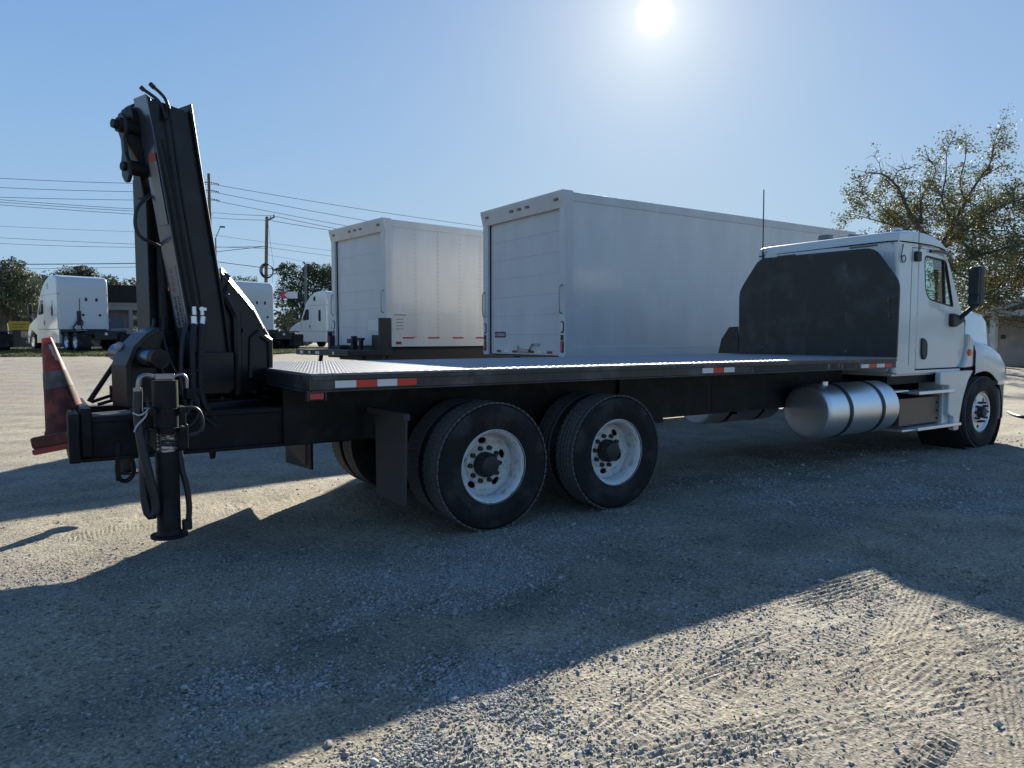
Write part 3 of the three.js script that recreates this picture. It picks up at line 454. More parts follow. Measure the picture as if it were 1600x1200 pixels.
{ // stabilizer legs and control gear in the truck's axes
  const leg = (z, near) => {
    const x = -2.4, s = mesh('stabilizer_leg', [cyl('y', .068, .068, .36, .86, x, z, 32), cyl('y', .108, .108, .325, .342, x, z, 32), cyl('y', .075, .068, .342, .37, x, z, 32)], M.frame, truck);
    mesh('leg_ram', [cyl('y', .056, .056, .84, .99, x, z, 28)], near ? M.scratched : M.frame, s);
    mesh('leg_housing', [cyl('y', .074, .074, .98, 1.3, x, z, 28), cyl('y', .086, .086, 1.1, 1.13, x, z, 28), cyl('y', .086, .086, .985, 1.01, x, z, 28), box(x - .12, x + .12, 1.0, 1.13, z - .1, z - .02, .01), cyl('z', .022, .022, z - .02, z + .1, x - .085, 1.12, 12), cyl('z', .022, .022, z - .02, z + .1, x + .085, 1.12, 12), cyl('z', .018, .018, z - .02, z + .09, x - .08, 1.0, 12), cyl('z', .018, .018, z - .02, z + .09, x + .085, 1.0, 12)], M.frame, s);
    if (!near) return;
    mesh('leg_fitting', [tube([[x - .05, 1.32, z], [x - .1, 1.335, z], [x - .135, 1.32, z + .01], [x - .15, 1.25, z + .01]], .014, 20, 10), tube([[x + .05, 1.325, z + .02], [x + .1, 1.335, z + .02], [x + .12, 1.31, z + .02], [x + .122, 1.25, z + .02]], .010, 20, 10), box(x - .055, x + .055, 1.305, 1.34, z - .03, z + .03, .006), cyl('y', .026, .026, 1.22, 1.26, x - .15, z + .01, 10)], M.steel, s);
    mesh('hose', [tube([[x - .15, 1.24, z + .01], [x - .155, 1.1, z + .02], [x - .14, .9, z + .05], [x - .105, .7, z + .06], [x - .08, .55, z + .06], [x - .085, .49, z + .06], [x - .11, .48, z + .04], [x - .13, .56, z + .03], [x - .135, .75, z + .02], [x - .12, 1.0, z]], .027, 60, 10)], M.hose, s);
    mesh('hose', [tube([[x + .07, .86, z + .02], [x + .08, .74, z + .02], [x + .105, .62, z + .02], [x + .115, .5, z + .02], [x + .11, .42, z + .02]], .018, 24, 8), cyl('y', .03, .03, .36, .42, x + .1, z + .02, 10)], M.hose, s);
    mesh('hose', [tube([[x + .09, 1.13, z + .05], [x + .17, 1.12, z + .05], [x + .2, 1.06, z + .05], [x + .19, .98, z + .05], [x + .11, .95, z + .05]], .011, 24, 8)], M.hose, s);
    mesh('tie_wire', [tube([[x - .185, 1.115, z + .05], [x - .15, 1.1, z + .07], [x - .11, 1.125, z + .07], [x - .1, 1.14, z + .06], [x - .12, 1.09, z + .07], [x - .165, 1.04, z + .07], [x - .18, 1.0, z + .05]], .005, 30, 6)], S({ color: lin(.5, .5, .5), roughness: .5 }), s);
  };
  leg(1.2, true); leg(-1.3, false);
  mesh('control_lever', [bar([-2.75, 1.1, .05], [-2.58, 1.37, .05], .018), bar([-2.58, 1.37, .05], [-2.5, 1.4, .02], .014), bar([-2.58, 1.3, .05], [-2.48, 1.29, .05], .02), bar([-2.55, 1.3, .04], [-2.55, 1.14, .04], .008), bar([-2.57, 1.23, .04], [-2.47, 1.23, .04], .016), bar([-2.74, 1.1, .1], [-2.47, 1.19, .1], .012), bar([-2.7, 1.08, .1], [-2.47, 1.145, .1], .012), box(-2.5, -2.44, 1.05, 1.35, .0, .12)], M.frame, truck);
  mesh('hitch_hook', [tube([[-2.6, .75, .45], [-2.62, .66, .47], [-2.6, .58, .47], [-2.56, .57, .47], [-2.52, .62, .47], [-2.52, .7, .46]], .016, 24, 8), box(-2.63, -2.6, .58, .85, .44, .5)], M.frame, truck);
}
// ---- the cab
{
  const z0 = 1.08, winO = round([[6.80, 2.665], [7.40, 2.625], [7.655, 1.975], [6.955, 2.07], [6.85, 2.2]], [.09, .09, .07, .1, .1]);
  const pill = round([[6.2, 1.10], [6.2, 2.80], [6.3, 2.83], [6.672, 2.79], [6.672, 1.15], [6.7, 1.10]], .02);
  const sides = []; for (const s of [1, -1]) sides.push(extZ(pill, s > 0 ? z0 - .05 : -z0, s > 0 ? z0 : -z0 + .05, .008));
  const cab = mesh('cab', [...sides,
    extX(round([[-1.0, 1.1], [1.0, 1.1], [1.04, 2.7], [.95, 2.83], [-.95, 2.83], [-1.04, 2.7]], .08), 6.17, 6.21, .012, [round([[-.8, 2.1], [.8, 2.1], [.8, 2.64], [-.8, 2.64]], .14)]),
    cyl('y', .05, .05, 1.11, 2.79, 6.22, 1.032, 20), cyl('y', .05, .05, 1.11, 2.79, 6.22, -1.032, 20),
    box(6.2, 8.1, 1.06, 1.10, -1.03, 1.03), box(6.21, 7.9, 1.085, 1.128, 1.03, 1.085, .01),
    extZ([[7.4, 2.77], [7.34, 2.8], [7.90, 1.86], [7.95, 1.86]], 1.0, 1.05), extZ([[7.4, 2.77], [7.34, 2.8], [7.90, 1.86], [7.95, 1.86]], -1.05, -1.0)], M.cab, truck);
  // roof cap: a lofted crown
  const roofPts = []; const NX = 18, NZ = 28, prof = [[6.185, 2.79, 2.895], [6.195, 2.79, 2.92], [6.23, 2.795, 2.935], [6.45, 2.80, 2.968], [6.65, 2.8, 2.975], [6.9, 2.79, 2.965], [7.1, 2.78, 2.935], [7.25, 2.765, 2.885], [7.36, 2.755, 2.82], [7.42, 2.74, 2.76]];
  const lo = [], g = new THREE.BufferGeometry(), ii = [];
  prof.forEach(([x, yb, yt]) => { for (let k = 0; k <= NZ; k++) { const t = k / NZ * Math.PI, c = Math.cos(t), s = Math.sin(t), zz = Math.sign(c) * Math.pow(Math.abs(c), .13) * (z0 - .005), yy = yb + (yt - yb) * Math.pow(Math.max(0, s), .24); lo.push(x, yy, zz); } });
  for (let i = 0; i < prof.length - 1; i++) for (let k = 0; k < NZ; k++) { const a = i * (NZ + 1) + k; ii.push(a, a + 1, a + NZ + 1, a + 1, a + NZ + 2, a + NZ + 1); }
  for (let k = 0; k < NZ - 1; k++) ii.push(0, k + 2, k + 1);
  g.setAttribute('position', new THREE.BufferAttribute(new Float32Array(lo), 3)); g.setIndex(ii); g.computeVertexNormals();
  mesh('cab_roof', [g], M.cab, truck);
  mesh('roof_seal', [tube([[6.178, 2.80, -1.05], [6.176, 2.805, 0], [6.178, 2.80, 1.05], [6.25, 2.797, 1.082], [6.6, 2.80, 1.084], [7.0, 2.792, 1.084], [7.3, 2.765, 1.084], [7.42, 2.74, 1.06]], .009, 60, 5), box(6.5, 7.3, 2.735, 2.741, 1.078, 1.084)], M.cabGap, cab);
  each('rear_vent', [box(6.155, 6.172, 2.76, 2.775, -.72, -.42), box(6.155, 6.172, 2.765, 2.785, .42, .8)], M.greyPlastic, cab);
  mesh('rear_window', [box(6.185, 6.19, 2.08, 2.66, -.82, .82)], M.glassDark, cab);
  mesh('side_groove', [box(6.50, 6.507, 1.2, 2.74, 1.079, 1.0825)], M.greyPlastic, cab);
  mesh('wire_loop', [tube([[6.26, 2.76, 1.09], [6.22, 2.68, 1.1], [6.2, 2.58, 1.1], [6.25, 2.53, 1.1], [6.31, 2.56, 1.1], [6.28, 2.62, 1.1], [6.22, 2.6, 1.1]], .007, 30, 6)], M.hose, cab);
  each('roof_lamp', [box(6.95, 7.05, 2.955, 3.0, .45, .6, .02), box(6.95, 7.05, 2.955, 3.0, -.6, -.45, .02), box(6.35, 6.47, 2.955, 3.0, .85, .97, .02)], M.clearLens, cab);
  mesh('antenna_base', [box(6.54, 6.66, 2.56, 2.69, 1.082, 1.13, .015)], M.plastic, cab);
  mesh('antenna', [bar([6.6, 2.66, 1.11], [6.57, 3.55, 1.12], .005, 6)], M.hose, cab);
  mesh('antenna', [bar([6.15, 2.82, -.965], [6.12, 3.78, -.95], .009, 6), cyl('y', .014, .014, 2.7, 2.86, 6.15, -.965, 8)], M.hose, cab);
  mesh('air_horn', [box(6.6, 6.75, 2.97, 3.07, -.35, -.2, .01), cyl('x', .03, .05, 6.6, 6.9, 3.0, .15, 12)], M.greyPlastic, cab);
  mesh('windshield', [extZ([[7.36, 2.76], [7.352, 2.755], [7.915, 1.84], [7.925, 1.845]], -1.0, 1.0)], M.glass, cab);
  mesh('dashboard', [box(7.45, 7.9, 1.5, 1.85, -1, 1, .08), box(8.0, 8.06, 1.1, 1.8, -1, 1)], M.plastic, cab);
  for (const s of [.3, -.8]) mesh('seat', [box(6.62, 6.76, 1.55, 2.35, s, s + .5, .05), box(6.7, 7.2, 1.45, 1.58, s, s + .5, .05)], M.seat, cab);
  mesh('steering_wheel', [new THREE.TorusGeometry(.22, .018, 8, 28).rotateY(Math.PI / 2).rotateZ(.5).translate(7.3, 1.9, -.5)], M.plastic, cab);
  // doors
  for (const s of [1, -1]) {
    const out = round([[6.685, 1.145], [6.685, 2.72], [6.75, 2.78], [7.3, 2.745], [7.44, 2.64], [7.90, 1.90], [7.99, 1.76], [8.0, 1.45], [7.93, 1.24], [7.86, 1.145]], [.03, .04, .05, .06, .08, .05, .05, .1, .08, .05]);
    const dr = mesh('door', [extZ(out, s > 0 ? z0 - .045 : -z0, s > 0 ? z0 + .002 : -z0 + .045, .008, [winO])], M.cab, truck);
    const trim = winO.map(([x, y]) => [7.2 + (x - 7.2) * .955, 2.33 + (y - 2.33) * .94]);
    mesh('window_trim', [extZ(winO, s > 0 ? z0 - .03 : -z0 - .004, s > 0 ? z0 + .004 : -z0 + .03, .004, [trim]), extZ([[7.325, 2.61], [7.345, 2.61], [7.425, 2.03], [7.395, 2.03]], s > 0 ? z0 - .03 : -z0, s > 0 ? z0 + .003 : -z0 + .03)], M.plastic, dr);
    mesh('window', [extZ(trim, s * (z0 - .016) - .002, s * (z0 - .016) + .002)], M.glass, dr);
    if (s < 0) continue;
    mesh('door_handle', [extZ(round([[6.785, 1.56], [6.87, 1.555], [6.935, 1.5], [6.94, 1.33], [6.9, 1.265], [6.815, 1.275], [6.79, 1.35]], .05), z0 - .005, z0 + .028, .01)], M.plastic, dr);
    mesh('rain_visor', [tube([[6.92, 2.715, 1.1], [7.15, 2.72, 1.12], [7.36, 2.69, 1.12], [7.5, 2.61, 1.11]], .018, 20, 6)], M.greyPlastic, dr);
    mesh('latch_dot', [cyl('z', .012, .012, z0, z0 + .012, 6.66, 1.4, 10)], M.alum, dr);
  }
  // cowl panel with the side marker, hood and fenders
  const zc = 1.14;
  for (const s of [1, -1]) { const c = mesh('cowl_panel', [extZ(round([[8.012, 1.62], [8.16, 1.53], [8.162, 1.14], [7.875, 1.14], [7.945, 1.24], [8.015, 1.44]], .02), s > 0 ? 1.0 : -zc, s > 0 ? zc : -1.0, .02)], M.cab, truck); if (s > 0) mesh('side_marker', [cyl('z', .052, .048, zc - .005, zc + .018, 8.03, 1.35, 20), cyl('z', .03, .03, zc + .01, zc + .022, 8.03, 1.35, 12)], M.amberLens, c); }
  mesh('cowl_intake', [box(7.98, 8.16, 1.55, 1.83, -1.02, 1.02, .02)], M.plastic, truck);
  const X = [8.17, 8.22, 8.3, 8.4, 8.5, 8.6, 8.7, 8.8, 8.9, 9.0, 9.1, 9.2, 9.3, 9.4, 9.5, 9.6, 9.68, 9.74, 9.77], ip = (t, x) => { let k = 0; while (k < t.length - 2 && x > t[k + 1][0]) k++; const u = (x - t[k][0]) / (t[k + 1][0] - t[k][0]); return lerp(t[k][1], t[k + 1][1], Math.min(1, Math.max(0, u))); };
  const yf = [[8.1, 1.51], [8.4, 1.50], [8.7, 1.44], [9.0, 1.33], [9.25, 1.2], [9.5, 1.08], [9.77, .98]], yh = [[8.1, 1.97], [8.7, 1.97], [9.1, 1.93], [9.35, 1.80], [9.55, 1.62], [9.68, 1.42], [9.77, 1.12]], wh = [[8.1, 1.0], [9.1, .9], [9.5, .8], [9.68, .72], [9.77, .6]], wf = [[8.1, 1.15], [8.3, 1.19], [8.9, 1.19], [9.15, 1.15], [9.35, 1.09], [9.6, .98], [9.77, .8]];
  const yb = (x) => Math.abs(x - 8.42) < .64 ? Math.max(.93, .47 + Math.sqrt(.64 ** 2 - (x - 8.42) ** 2)) : .93;
  const rows = X.map((x) => { const F = ip(yf, x), H = Math.max(ip(yh, x), F + .005), W = ip(wh, x), Z = ip(wf, x), B = Math.min(yb(x), F - .06), half = [[Z - .02, B - .03], [Z + .005, B], [Z, lerp(B, F, .35)], [Z, lerp(B, F, .65)], [Z - .025, lerp(B, F, .88)], [Z - .08, F], [Math.min(W + .08, Z - .09), F + .005], [W + .03, F + .03 * (H - F) + .01], [W, lerp(F, H, .4)], [W - .03, lerp(F, H, .82)], [W - .09, lerp(F, H, .97)], [W - .35, H], [0, H + .015]]; return half.concat(half.slice(0, -1).reverse().map(([z, y]) => [-z, y])).map(([z, y]) => [x, y, z]); });
  const hg = new THREE.BufferGeometry(), hp = rows.flat(2), hi = [], n = rows[0].length;
  for (let i = 0; i < rows.length - 1; i++) for (let k = 0; k < n - 1; k++) { const a = i * n + k; hi.push(a, a + n, a + 1, a + 1, a + n, a + n + 1); }
  const L = (rows.length - 1) * n; for (let k = 1; k < n - 1; k++) hi.push(L, L + k + 1, L + k);
  hg.setAttribute('position', new THREE.BufferAttribute(new Float32Array(hp), 3)); hg.setIndex(hi); hg.computeVertexNormals();
  const hood = mesh('hood', [hg], M.cab, truck);
  each('headlight', [box(9.02, 9.3, .96, 1.12, .88, 1.11, .03), box(9.02, 9.3, .96, 1.12, -1.11, -.88, .03)], M.clearLens, hood);
  mesh('wheel_well', [lathe([[.66, .55], [.66, 1.16]], 'z', 40).translate(8.42, .47, 0), box(7.95, 9.2, 1.08, 1.12, -1.1, 1.1)], M.cabGap, truck);
  mesh('bumper', [extY(round([[8.98, 1.15], [9.2, 1.13], [9.5, .92], [9.75, .6], [9.86, 0], [9.75, -.6], [9.5, -.92], [9.2, -1.13], [8.98, -1.15], [8.98, -1.05], [9.2, -.98], [9.6, -.5], [9.7, 0], [9.6, .5], [9.2, .98], [8.98, 1.05]], .06), .32, .9, .03)], M.greyPlastic, truck);
  mesh('bumper_bracket', [box(8.9, 9.1, .86, .95, 1.0, 1.17, .01)], M.alum, truck);
  mesh('bumper_liner', [box(8.88, 9.15, .34, .86, .7, 1.1, .02)], M.cabGap, truck);
  // step fairing, steps, battery box
  mesh('step_fairing', [extZ(round([[7.2, 1.09], [8.13, 1.10], [7.98, .95], [7.86, .72], [7.78, .45], [7.76, .26], [7.62, .26], [7.60, .45], [7.45, .5], [7.45, .9], [7.2, .92]], .03), 1.08, 1.16, .012), box(7.42, 7.6, .34, 1.08, .75, 1.09, .01)], M.cab, truck);
  const st = mesh('step', [box(6.58, 7.53, .81, .855, .95, 1.2, .01), box(6.25, 6.6, .84, .87, .6, 1.05, .01)], M.alum, truck);
  mesh('step', [box(6.58, 7.75, .33, .375, .95, 1.2, .01), box(6.28, 6.6, .33, .36, .75, 1.15, .01)], M.alum, truck);
  mesh('battery_box', [box(6.36, 7.4, .39, .76, .55, 1.06, .015)], S({ color: lin(.11, .1, .09), metalness: .5, roughness: .35 }), truck);
  each('box_latch', [.45, .56, .67].map((y) => cyl('z', .014, .014, 1.06, 1.075, 7.33, y, 10)), M.hub, truck);
  mesh('underbody', [box(6.15, 7.9, .95, 1.06, -1.0, 1.0), box(6.2, 7.7, .4, .95, -.5, .5)], M.frame, truck);
  mesh('exhaust_pipe', [cyl('x', .06, .06, 3.5, 6.4, .8, -.3, 16)], M.frame, truck);
  // mirrors
  for (const s of [1, -1]) {
    const mr = mesh('mirror', [box(7.62, 7.78, 1.985, 2.535, s > 0 ? 1.26 : -1.42, s > 0 ? 1.42 : -1.26, .045)], M.plastic, truck);
    mesh('mirror_glass', [box(7.612, 7.622, 2.16, 2.50, s > 0 ? 1.275 : -1.405, s > 0 ? 1.405 : -1.275), box(7.612, 7.622, 2.02, 2.13, s > 0 ? 1.275 : -1.405, s > 0 ? 1.405 : -1.275)], S({ color: lin(.05, .055, .06), roughness: .1, metalness: .3 }), mr);
    mesh('mirror_arm', [bar([7.72, 1.82, s * 1.12], [7.7, 2.02, s * 1.34], .032, 10), extZ(round([[7.52, 1.90], [7.52, 1.72], [7.62, 1.71], [7.84, 1.79], [7.84, 1.86]], .03), s > 0 ? 1.075 : -1.15, s > 0 ? 1.15 : -1.075, .012)], M.plastic, mr);
  }
}
{ // the cone hung on the rear plate
  const c = thing('traffic_cone', 'faded orange traffic cone with dirty white band hung behind the black crane truck', 'traffic cone');
  const p = at(108, 672, 5.12); c.position.copy(p); c.quaternion.setFromAxisAngle(FWD, -.2).multiply(new THREE.Quaternion().setFromAxisAngle(V(0, 1, 0), -.75));
  const con = (r0, r1, y0, y1) => lathe([[r0, y0], [r1, y1]], 'y', 40), R = (y) => lerp(.145, .03, y / .68);
  const tCone = tex(256, .5, true, (u, v) => { const a = fbm(u * 6, v * 6, 6, 5, 500), k = .62 + .38 * sst(.35, .65, a); return [k, k * .95, k * .92]; });
  const red = P({ color: lin(.62, .085, .045), map: tCone, roughness: .6, transmission: .12, thickness: 0 }), brown = S({ color: lin(.19, .045, .03), map: tCone, roughness: .75 });
  mesh('cone_body', [lathe([[R(.01), .01], [R(.31), .31]], 'y', 40), lathe([[.15, .0], [.15, .015], [R(.02), .03]], 'y', 40)], brown, c);
  mesh('cone_top', [lathe([[R(.43), .43], [R(.67), .67], [.022, .675], [.018, .6]], 'y', 40)], red, c);
  mesh('cone_band', [lathe([[R(.31) + .002, .31], [R(.43) + .002, .43]], 'y', 40)], S({ color: lin(.23, .21, .19), map: tCone, roughness: .7 }), c);
  for (const [y0, y1, p0, pl, n] of [[.54, .61, .9, .35, 3], [.50, .545, 1.05, .3, 3], [.585, .62, .75, .3, 2]]) mesh('cone_patch', [new THREE.LatheGeometry([new THREE.Vector2(R(y0) + .0025, y0), new THREE.Vector2(R((y0 + y1) / 2) + .003, (y0 + y1) / 2), new THREE.Vector2(R(y1) + .0025, y1)], n, p0, pl)], S({ color: lin(.42, .34, .32), roughness: .7 }), c);
  mesh('cone_base', [box(-.175, .175, -.085, 0, -.175, .175, .02)], brown, c);
  mesh('cone_base', [box(-.178, .178, -.125, -.083, -.178, .178, .015)], S({ color: lin(.25, .035, .03), roughness: .7 }), c);
}
// ------------------------------------------------------------------ two cargo box trucks parked alongside
function boxTruck(label, pos, turn, H, FL, LEN, o) {
  const t = thing('box_truck', label, 'box truck', pos, turn, null), W = o.width ?? 2.44, PW = .13, hd = .27;
  // near side wall at z = 0, far side at z = -W, rear face at x = 0
  const np = Math.round(LEN / o.panel), pw = LEN / np;
  for (let k = 0; k < np; k++) mesh('side_panel', [box(.16 + k * (LEN - .16) / np, .16 + (k + 1) * (LEN - .16) / np - .003, FL + .16, H - .16, -.035, -.002 - (k % 2) * .002)], M.boxWhite, t);
  mesh('side_wall', [box(.02, LEN, FL, H - .05, -W, -W + .035), box(LEN - .04, LEN, FL, H - .03, -W + .036, -.036), box(.16, LEN, FL + .02, H - .1, -.05, -.037)], M.boxWhite, t);
  mesh('roof', [box(.02, LEN, H - .05, H - .012, -W + .036, -.036), box(.03, LEN - .02, H - .015, H, -W + .08, -.08)], M.boxTrim, t);
  mesh('floor', [box(.12, LEN - .05, FL, FL + .1, -W + .04, -.052)], M.chassis, t);
  mesh('top_rail', [box(.15, LEN, H - .165, H - .02, -.05, .012, .008), box(.15, LEN, H - .165, H - .02, -W - .012, -W + .03, .008)], M.boxTrim, t);
  mesh('bottom_rail', [box(.15, LEN, FL, FL + .17, -.05, .010, .005), box(.15, LEN, FL, FL + .17, -W - .01, -W + .03, .005)], M.boxTrim, t);
  if (o.rivets) {
    const rv = []; const dot = new THREE.CylinderGeometry(.008, .01, .006, 5).rotateX(Math.PI / 2), dots = (x, y0, y1, s, z) => { for (let y = y0; y < y1; y += s) rv.push(dot.clone().translate(x, y, z)); };
    for (let k = 1; k < np; k++) { const x = .16 + k * (LEN - .16) / np - .0015; dots(x - .025, FL + .22, H - .2, .095, -.001); dots(x + .025, FL + .22, H - .2, .095, -.001); }
    dots(.19, FL + .2, H - .2, .06, 0); for (let x = .25; x < LEN; x += .1) { rv.push(dot.clone().translate(x, H - .19, 0), dot.clone().translate(x, FL + .19, 0)); if (Math.round(x * 10) % 3 === 0) rv.push(dot.clone().translate(x, FL + .08, .011)); }
    tag(mesh('rivet', rv, M.rivet, t), null, null, null, 'stuff');
  }
  // rear frame, flared a little at the header
  mesh('rear_post', [box(0, .16, FL, H - .03, -PW - .03, .014, .012)], M.boxTrim, t); mesh('rear_post', [box(0, .16, FL, H - .03, -W - .014, -W + PW + .03, .012)], M.boxTrim, t);
  mesh('rear_header', [extZ([[0, H - hd], [-.06, H - .03], [-.06, H], [.16, H], [.16, H - hd]], -W - .016, .016, .006)], M.boxTrim, t);
  mesh('door_track', [box(.05, .075, FL + .02, H - hd, -PW - .05, -PW - .03), box(.05, .075, FL + .02, H - hd, -W + PW + .03, -W + PW + .05)], M.cabGap, t);
  const nd = o.doors, dh = (H - hd - FL - .04) / nd;
  for (let k = 0; k < nd; k++) mesh('door_panel', [box(.07, .10, FL + .03 + k * dh + .002, FL + .03 + (k + 1) * dh - .0015, -W + PW + .034, -PW - .034, .006)], M.boxDoor, t);
  mesh('door_seal', [box(.076, .11, FL + .02, H - hd, -W + PW + .02, -PW - .02)], M.boxTrim, t);
  for (const z of [-.2, -W / 2 + .25, -W / 2, -W / 2 - .25, -W + .2]) mesh('clearance_lamp', [box(-.06, -.025, H - .15, H - .11, z - .05, z + .05, .008)], M.dimLens, t);
  for (const z of [-.065, -W + .065]) {
    const pl = (y, r) => extX(round([[z - .045, y - .1], [z + .045, y - .1], [z + .045, y + .1], [z - .045, y + .1]], .044), -.012, .01, .004), in_ = (y) => extX(round([[z - .03, y - .082], [z + .03, y - .082], [z + .03, y + .082], [z - .03, y + .082]], .03), -.02, -.01, .003);
    mesh('lamp_ring', [pl(FL + .17), pl(FL + .5), box(-.01, .01, FL + .28, FL + .37, z - .035, z + .035)], M.plastic, t);
    mesh('tail_lamp', [in_(FL + .17)], M.redLens, t); mesh('reverse_lamp', [in_(FL + .5)], M.clearLens, t);
    mesh('grab_handle', [tube([[0, FL + .72, z], [-.05, FL + .74, z], [-.06, FL + .8, z], [-.06, FL + 1.1, z], [-.05, FL + 1.17, z], [0, FL + 1.2, z]], .011, 24, 6)], M.steel, t);
  }
  return { t, W, PW };
}
{
  const r = boxTruck('larger white box truck with smooth sides parked right behind the flatbed', [4.2, 0, -3.33], 0, 3.97, 1.24, 8.3, { panel: 2.6, doors: 7, width: 2.58 });
  for (let k = 0; k < 7; k++) mesh('door_reflector', [box(.062, .068, 1.29, 1.33, -2.2 + k * .27, -2.2 + k * .27 + (k % 2 ? .12 : .15))], k % 2 ? M.tapeWhite : M.tapeDull, r.t);
  mesh('door_lock', [box(.03, .068, 1.30, 1.36, -1.42, -1.1, .008), bar([.05, 1.33, -1.1], [.03, 1.45, -.98], .01), box(.05, .068, 1.42, 1.46, -1.0, -.8, .006), bar([.05, 1.3, -1.45], [.04, 1.42, -1.45], .012)], M.steel, r.t);
  const cv = document.createElement('canvas'); cv.width = 128; cv.height = 40; const c = cv.getContext('2d'); c.fillStyle = '#5a2c3e'; c.fillRect(0, 0, 128, 40); c.fillStyle = '#c9c4cc'; c.fillRect(8, 13, 10, 14); for (let k = 0; k < 6; k++) c.fillRect(30 + k * 15, 11, 10, 18); c.fillStyle = '#5a2c3e'; for (let k = 0; k < 6; k++) c.fillRect(33 + k * 15, 17, 5, 6);
  const ct = new THREE.CanvasTexture(cv); ct.colorSpace = THREE.SRGBColorSpace;
  mesh('maker_plate', [new THREE.PlaneGeometry(.38, .11).rotateY(-Math.PI / 2).translate(.066, 1.62, -2.08)], S({ map: ct, roughness: .5 }), r.t, true);
  mesh('chassis', [box(.2, 8, .75, 1.2, -1.6, -.85), box(.05, .2, .55, .68, -2.3, -.15, .02), box(.1, .2, .65, 1.22, -1.7, -1.6), box(.1, .2, .65, 1.22, -.85, -.75)], M.chassis, r.t);
  wheelsOf(r.t, 2.2, -1.22);
  const l = boxTruck('smaller looking white box truck with riveted side panels and lift gate, left of the other', [3.08, 0, -8.06], 7 * D2R, 4.07, 1.37, 7.9, { panel: .61, doors: 6, rivets: true });
  for (let k = 0; k < 12; k++) mesh('side_reflector', [box(.42 + k * .66, .72 + k * .66, 1.525, 1.575, .0, .004)], M.tapeDull, l.t);
  mesh('side_marker', [box(.24, .38, 1.42, 1.48, .008, .022, .006)], M.redLens, l.t);
  mesh('side_mark', [box(.22, .52, 2.04, 2.06, 0, .006), ...[0, 1, 2, 3].map((k) => box(.25 + .02 * (k % 2), .44, 1.74 + k * .07, 1.755 + k * .07, 0, .003))], M.greyPlastic, l.t);
  mesh('door_sticker', [box(.064, .069, 1.72, 1.95, -.85, -.35)], S({ color: lin(.62, .65, .6), roughness: .5 }), l.t);
  mesh('lift_gate', [box(-.1, .02, 1.05, 1.62, -.42, -.0, .01), box(-.12, .14, 1.18, 1.98, -.10, .02, .01), box(-.1, .02, 1.1, 1.37, -2.5, -1.9, .01), box(-.12, .14, 1.2, 1.6, -2.46, -2.34, .01), box(-.9, -.1, 1.18, 1.30, -2.5, .02, .02), box(-.3, -.22, 1.3, 1.56, -.62, -.56), box(-.3, -.22, 1.5, 1.56, -.72, -.5), box(-.32, -.2, 1.3, 1.6, -.95, -.85, .02), box(-.34, -.2, 1.44, 1.54, -1.1, -.84, .02)], M.chassis, l.t);
  each('gate_lamp', [-2.2, -2.12, -1.75, -1.4, -1.3, -.6].map((z) => box(-.915, -.9, 1.21, 1.27, z - .03, z + .03)), M.clearLens, l.t);
  mesh('chassis', [box(.1, 7.8, 1.05, 1.36, -2.3, -.1), box(.2, 7.8, .75, 1.06, -1.6, -.85), box(-.85, .2, .6, .75, -2.4, -.1, .02), bar([-.5, .68, -2.2], [-.4, 1.25, -2.2], .05), bar([-.5, .68, -.2], [-.4, 1.25, -.2], .05)], M.chassis, l.t);
  wheelsOf(l.t, 2.2, -1.22);
}
function wheelsOf(t, x, zc) {
  for (const xx of [x, x + 4.6]) for (const s of [1, -1]) {
    const w = mesh('wheel', [lathe([[.3, .13], [.28, .1], [.26, .02], [.08, 0], [.08, .08], [0, .08]], 'z', 24)], M.rim, t); w.position.set(xx, .5, zc + s * .95); if (s < 0) w.rotation.y = Math.PI;
    mesh('tyre', [lathe([[.29, -.3], [.4, -.32], [.48, -.3], [.5, -.26], [.5, .1], [.48, .14], [.4, .16], [.29, .14]], 'z', 32)], M.rubber, w);
  }
}

